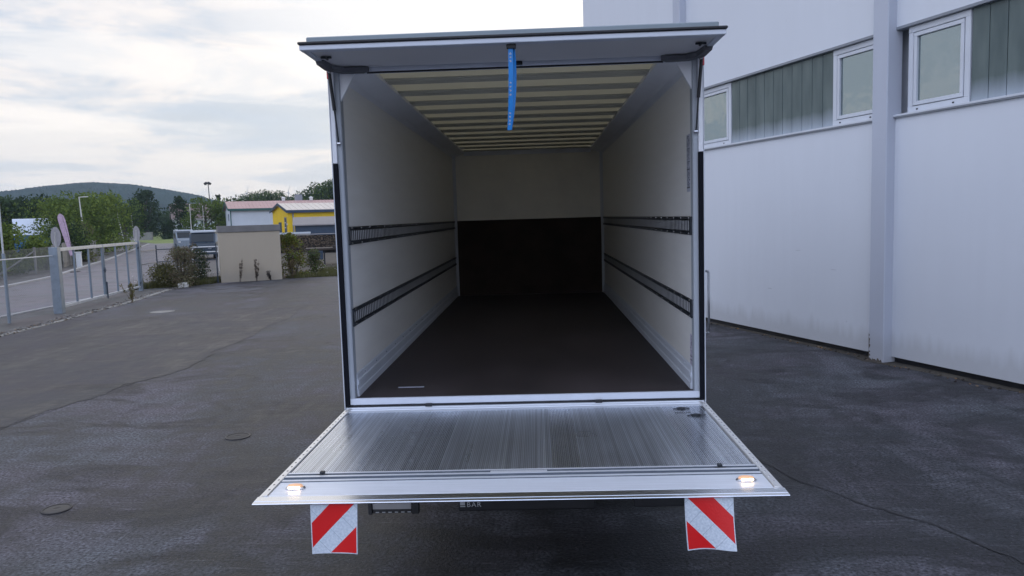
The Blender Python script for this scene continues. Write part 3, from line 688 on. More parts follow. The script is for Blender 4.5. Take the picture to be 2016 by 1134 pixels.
M['edge_alu'] = mat('edge_alu', (.84, .83, .81), .38, .7, var=.05, scale=8, stretch=(8, .6, 8))
holes_strip(-1); holes_strip(1)
b = MB().use('alu')
b.bbox(-.155, .15, Y2-.080, Y2-.034, PZ+.0085, PZ+.0105, .001)
b.build('handle_plate', None, plat)
for sx in (-1, 1):
    b = MB(); b.use('dark_steel').bbox(sx*1.07-.012, sx*1.07+.012, Y2-.045, Y2-.018, PZ+.006, PZ+.022, .002); b.bbox(sx*1.07-.03, sx*1.07+.03, Y2-.05, Y2-.040, PZ+.006, PZ+.010, .001)
    b.build('flap_catch', None, plat)
    e = MB()
    e.use('steel').lathe([(.052, 0), (.052, .006), (.044, .012)], 28, Matrix.Translation((sx*1.155, -1.685, PZ)) @ Matrix.Diagonal((1, .62, 1, 1)))
    lamp = e.build('warning_lamp', None, plat)
    e = MB(); e.lathe([(.042, .010), (.036, .020), (.018, .024)], 28, Matrix.Translation((sx*1.155, -1.685, PZ)) @ Matrix.Diagonal((1, .60, 1, 1))); e.build('lens', 'amber_lens', lamp, smooth=True)
    e = MB(); e.bbox(sx*1.155-.030, sx*1.155+.030, -1.715, -1.706, PZ+.010, PZ+.018, .002); e.build('led_row', 'led', lamp)
# foot control marks on the tread, upper right corner
b = MB().use('dark_steel')
for (cx_0, cy_0, s) in ((1.10, -.235, 1.), (1.165, -.42, 1.1)):
    b = MB().use('dark_steel')
    b.lathe([(.030*s, 0), (.030*s, .004)], 16, Matrix.Translation((cx_0, cy_0, PZ+.0005)) @ Matrix.Diagonal((1, .8, 1, 1)))
    pts = [(-.055, -.01), (0, -.05), (.06, .0), (0, .03)]
    for (p, q) in zip(pts, pts[1:]+pts[:1]): b.tube((cx_0+p[0]*s, cy_0+p[1]*s, PZ+.003), (cx_0+q[0]*s, cy_0+q[1]*s, PZ+.003), .0022, 4)
    b.build('foot_switch', None, plat)
b = MB()
for k in range(9): b.box(1.04+k*.012, 1.047+k*.012, -.352, -.338, PZ+.001, PZ+.0025)
b.build('tread_marking', 'dark_steel', plat)
# drain / screw spot in the middle of the tread
# flags
def flag(sx, seed):
    nx, nz = 14, 16; vs = []; uv = []
    Wf, Hf = .235, .250; x0 = -1.028 if sx < 0 else .812
    for l in (0, 1):
        for j in range(nz+1):
            for i in range(nx+1):
                u = i/nx; v = j/nz; uu = u if sx < 0 else 1-u
                cur = .018*math.sin(u*3.0+seed)*v + .010*v*v*math.cos(u*5+seed*2)
                dz = .006*math.sin(u*math.pi)*v**3 - (.010*(1-u)*v**4 if sx > 0 else 0)
                shx = (.010*v*v if sx > 0 else .002*v)
                vs.append((x0+u*Wf*(1-.03*v)+shx, -1.845-.012*l+cur-.03*v, 1.012-v*Hf+dz)); uv.append((uu*Wf, v*Hf, 0))
    n1_ = (nx+1)*(nz+1); fs = []
    for l in (0, 1):
        for j in range(nz):
            for i in range(nx): a = l*n1_+j*(nx+1)+i; fs.append((a, a+1, a+nx+2, a+nx+1))
    ring = [j*(nx+1) for j in range(nz+1)] + [nz*(nx+1)+i for i in range(1, nx+1)] + [j*(nx+1)+nx for j in range(nz-1, -1, -1)] + list(range(nx-1, 0, -1))
    for a, c in zip(ring, ring[1:]+ring[:1]): fs.append((a, c, c+n1_, a+n1_))
    b = MB(); b.add(vs, fs); o = b.build('warning_flag', 'flag', plat, smooth=False)
    at = o.data.attributes.new('uvw', 'FLOAT_VECTOR', 'POINT'); at.data.foreach_set('vector', [c for t in uv for c in t])
flag(-1, .4); flag(1, 2.1)
# lift arms and cylinders under the platform
for x in (-.55, .55):
    b = MB(); b.use('chassis').prism([(-.06, .40), (.25, .44), (.25, .56), (-.5, .93), (-.62, .98), (-.66, .90), (-.30, .70)], x-.05, x+.05, 0)
    b.use('steel').tube((x, .2, .40), (x, -.5, .86), .022, 12); b.build('lift_arm', None, truck)
# under-run beams
b = MB(); b.bbox(-.5, .5, -.10, -.02, .262, .44, .008)
bar = b.build('underrun_beam', 'chassis_black', truck) if 'chassis_black' in M else b.build('underrun_beam', 'black', truck)
# lettering and logo block on the beam
def text(body, size, loc, m, parent, ext=.0012):
    cu = D.curves.new('lettering', 'FONT'); cu.body = body; cu.size = size; cu.extrude = ext; cu.space_character = 1.22
    t = D.objects.new('lettering', cu); COL.objects.link(t); bpy.context.view_layer.update()
    me = D.meshes.new_from_object(t.evaluated_get(bpy.context.evaluated_depsgraph_get())); D.objects.remove(t)
    me.transform(Matrix.Rotation(R(90), 4, 'X')); me.materials.clear(); me.materials.append(M[m])
    o = D.objects.new('lettering', me); COL.objects.link(o); o.location = loc; o.parent = parent; return o
M['letter_white'] = mat('letter_white', (.40, .42, .44), .5, var=.05)
text('BÄR', .052, (-.438, -.1035, .296), 'letter_white', bar)
b = MB(); b.box(-.486, -.450, -.1045, -.1035, .309, .336); b.box(-.486, -.448, -.1045, -.1035, .296, .303); b.build('logo', 'letter_white', bar)
b = MB(); b.bbox(.78, 1.22, -.10, -.02, .27, .44, .008); b.build('underrun_beam', 'black', truck)
# plate holder
b = MB().use('chassis').bbox(-1.165, -1.135, -.11, -.06, .25, .46, .004).bbox(-.845, -.79, -.11, -.06, .25, .46, .004)
b.use('plate_grey').bbox(-1.133, -.847, -.10, -.085, .285, .46, .003)
M['plate_grey'] = mat('plate_grey', (.30, .30, .31), .6, var=.08)
b.use('letter_white')
for k in range(6): b.box(-1.11+k*.047, -1.086+k*.047, -.103, -.100, .262, .268)
b.use('chassis').bbox(-1.133, -.847, -.099, -.088, .256, .2845, .002)
b.build('plate_holder', None, truck)
# chassis, axle, wheels, cab
b = MB()
for x in (-.42, .36): b.bbox(x, x+.07, .1, LB+1.9, .72, .98, .008)
for y in np.arange(.3, 9, 1.1): b.box(-.35, .36, y, y+.08, .78, .9)
for y in np.arange(.15, 7.2, .55): b.box(-1.2, 1.2, y, y+.06, .985, 1.045)
b.build('chassis_frame', 'chassis', truck)
b = MB(); b.tube((-.95, 3.4, .5), (.95, 3.4, .5), .07, 12); b.lathe([(.10, -.14), (.2, -.08), (.2, .08), (.1, .14)], 16, Matrix.Translation((0, 3.4, .5))); b.build('axle', 'chassis', truck)
def wheel(x, y, w, r=.46):
    T = Matrix.Translation((x, y, r)) @ Matrix.Rotation(R(90), 4, 'Y')
    e = MB(); e.lathe([(r*.58, -w/2), (r*.93, -w/2), (r, -w*.38), (r, w*.38), (r*.93, w/2), (r*.58, w/2)], 32, T)
    t = e.build('wheel', 'tyre', truck); e = MB(); e.lathe([(r*.57, -w*.45), (r*.5, -w*.2), (r*.2, -w*.25), (r*.2, w*.25), (r*.5, w*.2), (r*.57, w*.45)], 24, T); e.build('rim', 'galv', t)
for x in (-1.12, -.86, .86, 1.12): wheel(x, 3.4, .22)
for x in (-1.05, 1.05): wheel(x, 8.35, .25)
b = MB().use('cab').prism([(LB+.25, .75), (LB+.25, 2.75), (LB+.6, 2.95), (LB+1.2, 2.9), (LB+1.75, 1.75), (LB+1.9, 1.45), (LB+1.95, .5), (LB+1.5, .45), (LB+1.45, .8), (LB+.7, .8)], -1.1, 1.1, 0)
cabo = b.build('cab', None, truck)
for sx in (-1, 1):
    b = MB(); b.prism([(LB+.75, 1.75), (LB+.8, 2.6), (LB+1.2, 2.6), (LB+1.62, 1.75)], *sorted((sx*1.102, sx*1.106)), 0); b.build('cab_window', 'glass_dark', cabo)
for sx in (-1, 1):
    b = MB().use('black').bbox(*sorted((sx*1.16, sx*1.38)), LB+1.55, LB+1.63, 1.75, 2.3, .02); b.tube((sx*1.1, LB+1.5, 2.0), (sx*1.2, LB+1.58, 2.1), .015); b.build('mirror', None, cabo)

# ------------------------------------------------------------------ WAREHOUSE (local frame: +s along the wall towards the viewer, +n out of the wall)
A0 = Vector((3.76, 11.15)); dv = Vector((6.26-3.76, 4.20-11.15)).normalized(); nv = Vector((dv.y, -dv.x))
# A0 at s=0 ; local x = s, local y = -n (into the wall)
ang = math.atan2(dv.y, dv.x)
wh = empty('warehouse', 'large pale rendered industrial hall with ribbon windows beside the truck', 'building', (A0.x, A0.y, 0), ang)
# in this frame: x = s ; outward normal = rotate(-y)?  dv=(c,s) -> local y axis=(-s,c)
ly = Vector((-dv.y, dv.x)); OUT = -1 if ly.dot(nv) < 0 else 1
def yy2(n): return OUT*n
def wbox(mb, s0, s1, n0, n1, z0, z1, bev=0):
    a, c = sorted((yy2(n0), yy2(n1)))
    return mb.bbox(s0, s1, a, c, z0, z1, bev) if bev else mb.box(s0, s1, a, c, z0, z1)
SB, SE = -6.3, 26.0
ZS, ZT, ZR = 3.73, 5.02, 11.0
b = MB().use('wh_wall')
wbox(b, SB, SE, -.30, 0, .085, ZS-.02)
wbox(b, SB, SE, -.30, 0, ZT, ZR)
wbox(b, SB, SE, -14, -.302, .085, ZR)
wbox(b, SB, SB+.3, -.298, -.002, ZS-.018, ZT-.002)
b.build('wall', None, wh)
b = MB(); wbox(b, SB+.02, SE, -13.9, -.06, -.04, .084); b.build('plinth', 'black', wh)
b = MB().use('trim_grey'); wbox(b, SB+.31, SE, -.12, .012, ZT-.045, ZT-.003, .003); b.build('window_drip', None, wh)
b = MB().use('win_frame'); wbox(b, SB+.31, SE, -.13, .045, ZS-.018, ZS+.012, .003); b.use('trim_grey'); wbox(b, SB+.31, SE, .002, .038, ZS-.038, ZS-.0185); b.build('window_sill', None, wh)
# pillars
def pillar(s0, s1, n1, zt=ZR-.4):
    b = MB().use('wh_pillar'); wbox(b, s0, s1, -.12, n1, -.03, zt, .012); return b.build('pillar', None, wh)
PIT = 6.02
for s0 in (-.98, 4.93, 10.95, 16.97, 22.9): pillar(s0, s0+.30, .16)
random.seed(12)
M['rust'] = mat('rust', (.10, .085, .07), .9, var=.4, scale=9)
b = MB(); rag = [(4.932, .42)]; z = .42
while z > .05: z -= random.uniform(.015, .035); rag.append((4.934+random.random()**2*.045, z))
s_ = 4.96
while s_ < 5.2: rag.append((s_, random.uniform(.005, .055))); s_ += .012
rag += [(5.215, -.02), (4.932, -.02)]
vv = [(p, yy2(.1607), q) for p, q in rag]; vw = [(p, yy2(.1615), q) for p, q in rag]; n_ = len(rag)
b.add(vv+vw, [tuple(range(n_)), tuple(range(2*n_-1, n_-1, -1))]+[(i_, (i_+1) % n_, n_+(i_+1) % n_, n_+i_) for i_ in range(n_)])
b.use('rust')
b.m = [0]*len(b.f)
b.build('rust_stain', None, wh)
# windows and channel glass, per bay
def window(s0, s1, z0=ZS+.014, z1=ZT-.048, nn=-.05):
    b = MB().use('win_frame'); f = .085
    wbox(b, s0, s1, nn-.07, nn, z0, z0+f, .004); wbox(b, s0, s1, nn-.07, nn, z1-f, z1, .004)
    wbox(b, s0, s0+f, nn-.068, nn-.002, z0+f, z1-f, .004); wbox(b, s1-f, s1, nn-.068, nn-.002, z0+f, z1-f, .004)
    b.use('trim_grey'); g = .012
    wbox(b, s0+f, s1-f, nn-.06, nn-.020, z0+f, z0+f+g); wbox(b, s0+f, s1-f, nn-.06, nn-.020, z1-f-g, z1-f)
    wbox(b, s0+f, s0+f+g, nn-.059, nn-.021, z0+f+g, z1-f-g); wbox(b, s1-f-g, s1-f, nn-.059, nn-.021, z0+f+g, z1-f-g)
    b.use('win_frame'); f2 = f+g; h = .055
    wbox(b, s0+f2, s1-f2, nn-.06, nn+.004, z0+f2, z0+f2+h, .004); wbox(b, s0+f2, s1-f2, nn-.06, nn+.004, z1-f2-h, z1-f2, .004)
    wbox(b, s0+f2, s0+f2+h, nn-.058, nn+.002, z0+f2+h, z1-f2-h, .004); wbox(b, s1-f2-h, s1-f2, nn-.058, nn+.002, z0+f2+h, z1-f2-h, .004)
    b.use('dark_steel'); wbox(b, s0+.16, s0+.19, nn, nn+.006, z0+.03, z0+.05)
    if s1-s0 > .5: wbox(b, s1-.26, s1-.23, nn, nn+.006, z0+.03, z0+.05)
    fr_ = b.build('window', None, wh)
    q = f2+h; b = MB(); wbox(b, s0+q, s1-q, nn-.045, nn-.035, z0+q, z1-q); b.build('pane', 'pane', fr_)
def glazing(s0, s1, z0=ZS+.014, z1=ZT-.048, nn=-.07):
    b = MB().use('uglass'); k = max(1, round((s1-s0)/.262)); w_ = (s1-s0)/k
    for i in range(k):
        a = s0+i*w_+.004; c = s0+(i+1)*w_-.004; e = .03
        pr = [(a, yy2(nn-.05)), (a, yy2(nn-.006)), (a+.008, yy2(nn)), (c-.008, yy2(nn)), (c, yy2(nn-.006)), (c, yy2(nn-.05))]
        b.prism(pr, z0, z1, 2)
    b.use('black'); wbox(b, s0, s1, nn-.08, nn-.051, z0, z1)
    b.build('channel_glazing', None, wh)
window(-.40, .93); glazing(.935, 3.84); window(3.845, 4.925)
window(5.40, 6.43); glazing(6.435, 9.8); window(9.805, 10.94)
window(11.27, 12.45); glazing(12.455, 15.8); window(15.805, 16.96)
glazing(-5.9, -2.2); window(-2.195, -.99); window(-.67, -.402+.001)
b = MB().use('trim_grey'); wbox(b, SB-.06, SE+.1, -14.1, .12, ZR+.001, ZR+.12); b.build('parapet_capping', None, wh)
# scuffs on the wall
random.seed(7)
for (s, z) in ((3.0, 1.65), (3.9, 1.35), (8.7, 1.75), (2.2, .9), (4.85, .35)):
    b = MB()
    for k in range(5): x = s+k*.022; zq = z+random.uniform(-.002, .002); wbox(b, x, x+.026, .0005, .0015, zq, zq+.004)
    b.build('scratch', 'trim_grey', wh)
def wp(s, n): p = A0+dv*s+nv*n; return (p.x, p.y)
sheet('wall_foot_soil', [wp(-6, -.05), wp(20, -.05), wp(20, .12), wp(12, .15), wp(8, .10), wp(5.6, .20), wp(5.0, .34), wp(4.6, .16), wp(2, .10), wp(-6, .10)], .003, 'soil')
scatter_chips('leaf_litter', [wp(-3, .05), wp(4.6, .10), wp(5.1, .24), wp(5.9, .18), wp(12, .06)], 170, .05, .026, ['leaf_litter', 'soil', 'wood_end', 'soil', 'wood_dark'], 'dead leaves and grit caught along the foot of the warehouse wall', seed=8, z=.003)

# ------------------------------------------------------------------ vegetation
def crown_mesh(name, cl, leaf, n_per, mats, rng, flat=.0):
    """cl: list of (center, radius) clumps; leaf-sized quads spread near each clump's surface"""
    V = []; F = 0; fmat = []
    for ci, (c, r) in enumerate(cl):
        k = int(n_per*(r[0]*r[1]*r[2])**(2/3)/leaf**2*5.5)+16
        d = rng.normal(size=(k, 3)); d /= np.linalg.norm(d, axis=1)[:, None]
        rad = rng.uniform(.45, 1.0, k)**.55*(1+rng.normal(0, .09, k))
        P = np.array(c)+d*rad[:, None]*np.array(r)
        a = rng.normal(size=(k, 3)); a /= np.linalg.norm(a, axis=1)[:, None]
        b_ = np.cross(a, d+rng.normal(0, .6, (k, 3))); b_ /= np.linalg.norm(b_, axis=1)[:, None]+1e-6
        s = leaf*rng.uniform(.5, 1.35, k)[:, None]
        V.append(np.stack([P-a*s*.6, P-b_*s*.35, P+a*s*.6, P+b_*s*.35], 1).reshape(-1, 3)); fmat += list(rng.random(k))
    V = np.concatenate(V); n = len(V)//4
    me = D.meshes.new(name); me.vertices.add(len(V)); me.vertices.foreach_set('co', V.ravel())
    me.loops.add(4*n); me.loops.foreach_set('vertex_index', np.arange(4*n)); me.polygons.add(n)
    me.polygons.foreach_set('loop_start', np.arange(n)*4)
    for m in mats: me.materials.append(M[m])
    if len(mats) > 1: me.polygons.foreach_set('material_index', (np.array(fmat) < .35).astype(int))
    me.update(); me.validate(); return me
def tree(name, label, x, y, h, w, mats, seed, leaf=.3, base=.12, shape='round', cat='tree', group=None, dens=1., trunk_r=None, nc=None):
    rng = np.random.default_rng(seed); e = empty(name, label, cat, (x, y, -.05), 0, group); w *= 1.15 if shape == 'round' else 1.0
    cl = []; rx = w/2; hz = h*(1-base); nc = nc or 34
    for i in range(nc):
        if shape == 'cone':
            t = rng.uniform(0, 1)**1.2; rr = rx*(1-t)*.85+.1; th = rng.uniform(0, 6.28); q = rng.uniform(.2, 1)
            c = (rr*q*math.cos(th), rr*q*math.sin(th), h*base+hz*t*.95); r = max(.25*rx*(1.2-t), .12*w)
        elif shape == 'egg':
            t = rng.uniform(.02, .95); rr = rx*math.sin(math.pi*min(1, (t*.92+.12)))**.7; th = rng.uniform(0, 6.28); q = rng.uniform(.3, .85)
            c = (rr*q*math.cos(th), rr*q*math.sin(th), h*base+hz*t); r = rx*rng.uniform(.22, .36)
        else:
            t = rng.uniform(.05, .93); rr = rx*(1-(2*t-.8)**2*.42); th = rng.uniform(0, 6.28); q = rng.uniform(.3, .95)
            c = (rr*q*math.cos(th), rr*q*math.sin(th), h*base+hz*t); r = rx*rng.uniform(.20, .42)
        z = min(c[2], h-r*.7); z = max(z, r*.55+h*base*.5)
        cl.append(((c[0], c[1], z), (r, r, r*rng.uniform(.6, .9))))
    me = crown_mesh('crown', cl, leaf, dens, mats, rng); o = D.objects.new('crown', me); COL.objects.link(o); o.parent = e
    tr = trunk_r or h*.022; b = MB(); top = Vector((rng.normal(0, .02)*h, rng.normal(0, .02)*h, h*.75))
    pts = [Vector((0, 0, 0)), Vector((top.x*.3, top.y*.2, h*.25)), Vector((top.x*.6, top.y*.7, h*.5)), top]; rs = [tr*1.3, tr, tr*.65, tr*.2]
    for i in range(3): b.tube(pts[i], pts[i+1], rs[i], 7, rs[i+1], cap=(i in (0, 2)))
    for i in range(0, len(cl), 3):
        c = Vector(cl[i][0]); t = min(.9, max(.25, c.z/h*.75)); p = pts[0].lerp(pts[3], t); p.z = min(p.z, c.z); b.tube(p, c, tr*.32, 5, tr*.08)
    b.build('trunk', 'bark', e); return e

tree('leafy_tree', 'tall bright green leafy tree behind the road fence with a lamp post in front', -43.3, 64.8, 6.4, 6.7, ['leaf_mid', 'leaf_bright'], 1, .22, .02, nc=46)
tree('leafy_tree', 'broad fresh green tree beside the lamp post, right half of the roadside clump', -45.5, 73.2, 6.4, 5.9, ['leaf_bright', 'leaf_mid'], 2, .22, .02, nc=40)
tree('leafy_tree', 'lower loose branched green tree in front of the tent and pink flag', -38.0, 54.6, 4.5, 4.0, ['leaf_mid', 'leaf_bright'], 3, .18, .05, nc=26, dens=.8)
tree('leafy_tree', 'slim dull green tree rising behind the bright roadside trees', -71.6, 124.5, 8.5, 6.2, ['leaf_mid', 'leaf_dark'], 4, .4, .05)
tree('round_tree', 'large dark egg shaped tree on a short trunk at the end of the road', -87.9, 163.0, 11.2, 8.9, ['leaf_dark'], 5, .5, .13, 'egg', nc=60, trunk_r=.55)
tree('round_tree', 'dark full tree right of the small white house, behind the flagpole', -68.6, 139.0, 8.5, 6.0, ['leaf_dark'], 6, .42, .04, 'egg', nc=50)
tree('leafy_tree', 'wide mid green tree above the parked vans', -44.3, 95.3, 6.4, 5.6, ['leaf_mid', 'leaf_mid', 'leaf_dark'][:2], 7, .28, .0, nc=46)
tree('leafy_tree', 'dark green tree pressed against the gable of the red roofed hall', -45.6, 108.0, 6.8, 5.0, ['leaf_dark', 'leaf_mid'], 8, .3, .0)
tree('spruce', 'dark pointed conifer standing behind the floodlight mast', -58.3, 132.7, 9.2, 3.4, ['leaf_dark'], 9, .35, .0, 'cone')
tree('leafy_tree', 'dark bushy tree at the left picture edge behind the tall thin pole', -63.9, 82.0, 5.9, 9.5, ['leaf_dark', 'leaf_mid'], 10, .32, .0, nc=50)
tree('leafy_tree', 'dark ragged tree rising behind the white tent', -66.2, 93.0, 7.2, 7.0, ['leaf_dark'], 11, .32, .05, nc=44)
tree('leafy_tree', 'brown green tree between the tent and the tall bright trees', -60.2, 92.0, 5.6, 7.5, ['leaf_olive', 'leaf_dark'], 12, .32, .0, nc=44)
# wooded ridge line behind the halls
random.seed(11)
ROWL = ['crown in the wooded line above the left half of the red roof', 'crown in the wooded line near the chimney of the red roof', 'crown in the wooded line right of the chimney beside the truck']
rowp = [(476, 235, 8.5, 9), (495, 222, 10.4, 8), (512, 228, 11.3, 8.5), (530, 230, 12.0, 8), (548, 236, 11.6, 8), (563, 240, 10.2, 8), (581, 232, 10.6, 6), (598, 206, 9.6, 7), (615, 200, 10.6, 8), (632, 196, 11.0, 9), (650, 190, 11.6, 9), (668, 188, 12.2, 9), (690, 186, 12.5, 10), (460, 240, 7.6, 10), (445, 245, 7.2, 9)]
def ground_at(px, dist):   # a bearing measured on the photograph and a distance -> a fixed place in the world
    d = fw*FPX + rt*(px-1008) - up*((458.6-px*.03036)-567); d = Vector((d.x, d.y)).normalized(); return CAM.x+d.x*dist, CAM.y+d.y*dist
for i, (px, di, h, w) in enumerate(rowp):
    x, y = ground_at(px, di)
    tree('leafy_tree', ROWL[0 if px < 540 else 1 if px < 590 else 2], x, y, h*1.03+.4, w*1.25, ['leaf_far', 'leaf_mid'] if i % 3 else ['leaf_far'], 30+i, .45, 0, nc=44, group='wooded line behind the halls, part %d' % (1 if px < 540 else 2 if px < 590 else 3))
for i, (px, di, h, w) in enumerate([(-60, 120, 7, 12), (-20, 118, 7, 10), (40, 125, 7.4, 9), (105, 128, 7.2, 10), (320, 240, 7.5, 10), (345, 235, 6.5, 9), (395, 200, 7.5, 9), (180, 190, 9, 12), (235, 210, 9, 10), (262, 230, 9, 12)]):
    x, y = ground_at(px, di)
    tree('leafy_tree', 'dull green tree beyond the tent at the left edge below the hill' if px < 150 else 'dull green tree beyond the road, between the roadside trees and the hill', x, y, h, w, ['leaf_far'], 60+i, .45, 0, nc=30, group='far trees left of the tent' if px < 150 else 'far trees behind the road end')

def shrub(label, x, y, h, w, mats, seed, leaf=.09, name='shrub', dens=1., nc=18, stems=True, cat='shrub', dpt=None):
    rng = np.random.default_rng(seed); e = empty(name, label, cat, (x, y, -.02)); cl = []
    for i in range(nc):
        t = rng.uniform(0, 1); r = w*rng.uniform(.13, .25); th = rng.uniform(0, 6.28); q = rng.uniform(0, .40)*w*(1-.35*t)
        cl.append(((q*math.cos(th), q*math.sin(th)*(dpt or 1), max(r*.6, min(h*t, h-r*.7))), (r, r, r*.9)))
    me = crown_mesh('foliage', cl, leaf, dens, mats, rng); o = D.objects.new('foliage', me); COL.objects.link(o); o.parent = e
    b = MB()
    for c, r in cl[::2]: b.tube((c[0]*.2, c[1]*.2, 0), c, .012*h+.004, 5, .004)
    b.build('stem', 'bark', e); return e
shrub('yellow green bush filling the fence corner at the left picture edge', -30.6, 37.2, 2.9, 3.4, ['leaf_bright', 'leaf_mid'], 80, .14, nc=30)
shrub('low bright bush in front of the blue tent wall', -31.9, 41.8, 2.1, 2.8, ['leaf_bright', 'leaf_mid'], 81, .14, nc=26)
shrub('dark green bush between the tent and the round sign', -33.9, 48.3, 2.9, 3.8, ['leaf_dark', 'leaf_mid'], 82, .14, nc=30)
shrub('pale olive bush right of the pink flag', -35.0, 52.0, 3.0, 2.8, ['leaf_olive', 'leaf_bright'], 83, .14, nc=24)
shrub('low dark hedge bush behind the mesh fence, left of the leaning post', -32.9, 43.0, 1.5, 3.6, ['leaf_dark'], 84, .14, nc=26)
shrub('low dark hedge bush behind the mesh fence, nearest the left picture edge', -29.7, 32.8, 1.5, 3.8, ['leaf_dark', 'leaf_mid'], 85, .14, nc=26)
shrub('small dark bush at the foot of the large egg shaped tree', -79.0, 155, 3.6, 5.5, ['leaf_dark'], 86, .4, nc=22)
shrub('dried yellowish bush beside the road near the parked vans', -45.5, 95.5, 1.6, 2.6, ['leaf_dry', 'leaf_yellow'], 87, .2, nc=16)
shrub('tall yellow green bush growing at the right side of the beige cabin', -10.95, 28.35, 2.0, 1.5, ['leaf_yellow', 'leaf_bright'], 90, .075, nc=34)
shrub('dull green bush with thin twigs between the cabin bush and the trailer', -10.2, 29.3, 1.2, 1.2, ['leaf_olive', 'leaf_mid'], 91, .07, nc=30, dens=.8)
shrub('rust brown bush at the foot of the cabin corner', -10.85, 27.95, .85, .55, ['leaf_dry', 'leaf_yellow'], 92, .05, nc=18)
shrub('greyish wispy shrub standing in a pale concrete block beside the fence', -14.35, 24.75, 1.6, 1.6, ['leaf_olive', 'leaf_dry'], 93, .05, nc=34, dens=.8)
shrub('dark green shrub against the fence post left of the beige cabin', -14.2, 26.2, 1.5, 1.3, ['leaf_dark', 'leaf_olive'], 94, .06, nc=26, dens=.8)
shrub('low weedy shrub with white blossoms beside the fence corner post', -15.1, 24.9, .95, 1.8, ['leaf_olive', 'leaf_yellow'], 95, .05, nc=32, dens=.8)
shrub('brownish climbing weed behind the fence above the wispy shrub', -14.9, 27.2, 1.7, 1.0, ['leaf_dry', 'leaf_dark'], 96, .06, nc=20, dens=.6)
# small weeds
def weed(label, x, y, h, seed, mats=('leaf_yellow', 'leaf_dry'), lean=(0, 0), n=6):
    rng = np.random.default_rng(seed); e = empty('weed', label, 'weed', (x, y, 0)); b = MB(); cl = []
    for i in range(n):
        tx = rng.normal(0, .12)*h+lean[0]*h; ty = rng.normal(0, .12)*h+lean[1]*h; hh = h*rng.uniform(.55, 1); b.tube((rng.normal(0, .02), rng.normal(0, .02), 0), (tx, ty, hh), .006, 5, .002)
        for k in range(7): t = rng.uniform(.15, 1); cl.append(((tx*t, ty*t, hh*t), (.05, .05, .05)))
    b.build('stem', mats[1], e); me = crown_mesh('leaf_cluster', cl, .03, .10, list(mats), rng); o = D.objects.new('leaf_cluster', me); COL.objects.link(o); o.parent = e
weed('tall yellow weed growing from the yard edging in front of the gate', -13.05, 18.55, .78, 1, n=7)
weed('thin bare climbing weed on the left part of the beige cabin wall', -12.55, 26.32, 1.1, 2, ('leaf_dry', 'wood_dark'), (.10, 0), 4)
weed('dry branching weed in front of the middle of the beige cabin wall', -11.95, 26.6, 1.05, 3, ('leaf_dry', 'wood_dark'), n=7)
weed('low dark tangled weed at the right foot of the cabin wall', -11.45, 26.85, .4, 4, ('wood_dark', 'wood_dark'), (-.3, 0), 7)
# grass and flowers
def grass(name, poly_fn, n, h, seed, label, mats=('grass', 'leaf_olive')):
    rng = np.random.default_rng(seed); P = np.array([poly_fn(rng) for _ in range(n)]); th = rng.uniform(0, 6.28, n); w_ = .012; hh = h*rng.uniform(.4, 1.3, n)
    dx = np.cos(th)*w_; dy = np.sin(th)*w_; lx = rng.normal(0, .3, n)*hh; ly_ = rng.normal(0, .3, n)*hh
    V = np.stack([np.stack([P[:, 0]-dx, P[:, 1]-dy, -.02+0*hh], 1), np.stack([P[:, 0]+dx, P[:, 1]+dy, -.02+0*hh], 1), np.stack([P[:, 0]+lx, P[:, 1]+ly_, hh], 1)], 1).reshape(-1, 3)
    me = D.meshes.new(name); me.vertices.add(3*n); me.vertices.foreach_set('co', V.ravel()); me.loops.add(3*n); me.loops.foreach_set('vertex_index', np.arange(3*n)); me.polygons.add(n); me.polygons.foreach_set('loop_start', np.arange(n)*3)
    for m in mats: me.materials.append(M[m])
    me.polygons.foreach_set('material_index', (rng.random(n) < .4).astype(int)); me.update(); me.validate()
    o = D.objects.new(name, me); COL.objects.link(o); tag(o, label, 'grass', kind='stuff')
def verge_r(rng):
    t = rng.random(); x = -11.0+t*9; y = 27.75+(x+11)*.27+abs(rng.normal(0, 3.0)); return x, y
grass('grass', verge_r, 30000, .17, 5, 'dry yellowish grass edging the asphalt right of the beige cabin')
def verge_l(rng):
    t = rng.random(); x = -15.9+t*2.3; y = 23.75+t*1.9+rng.random()**1.5*2.2; return x, y
grass('grass', verge_l, 9000, .22, 6, 'weedy grass in the bed between fence, shrub and beige cabin')
def flowers(fn, n, seed, label, h):
    rng = np.random.default_rng(seed); b = MB()
    for i in range(n):
        x, y = fn(rng); hh = h*rng.uniform(.5, 1.4); b.use('grass').tube((x, y, 0), (x+rng.normal(0, .03), y, hh), .003, 3)
        s = rng.uniform(.012, .028); b.use('flower').lathe([(s*.3, hh-.004), (s, hh), (s*.5, hh+.008)], 6, Matrix.Translation((x, y, 0)))
    tag(b.build('wild_flowers'), label, 'flowers', kind='stuff')
flowers(verge_r, 110, 7, 'small white wild flowers in the grass near the trailer', .30)
flowers(verge_l, 120, 8, 'small white wild flowers among the weeds beside the fence', .45)
b = MB(); b.bbox(-.2, .2, -.16, .16, 0, .18, .02); b.bbox(-.15, .15, -.11, .11, .181, .20, .004)
tag(b.build('concrete_block', 'pole_pale', loc=(-14.1, 24.35, -.01), rz=.4), 'small pale concrete block at the foot of the wispy shrub', 'block')

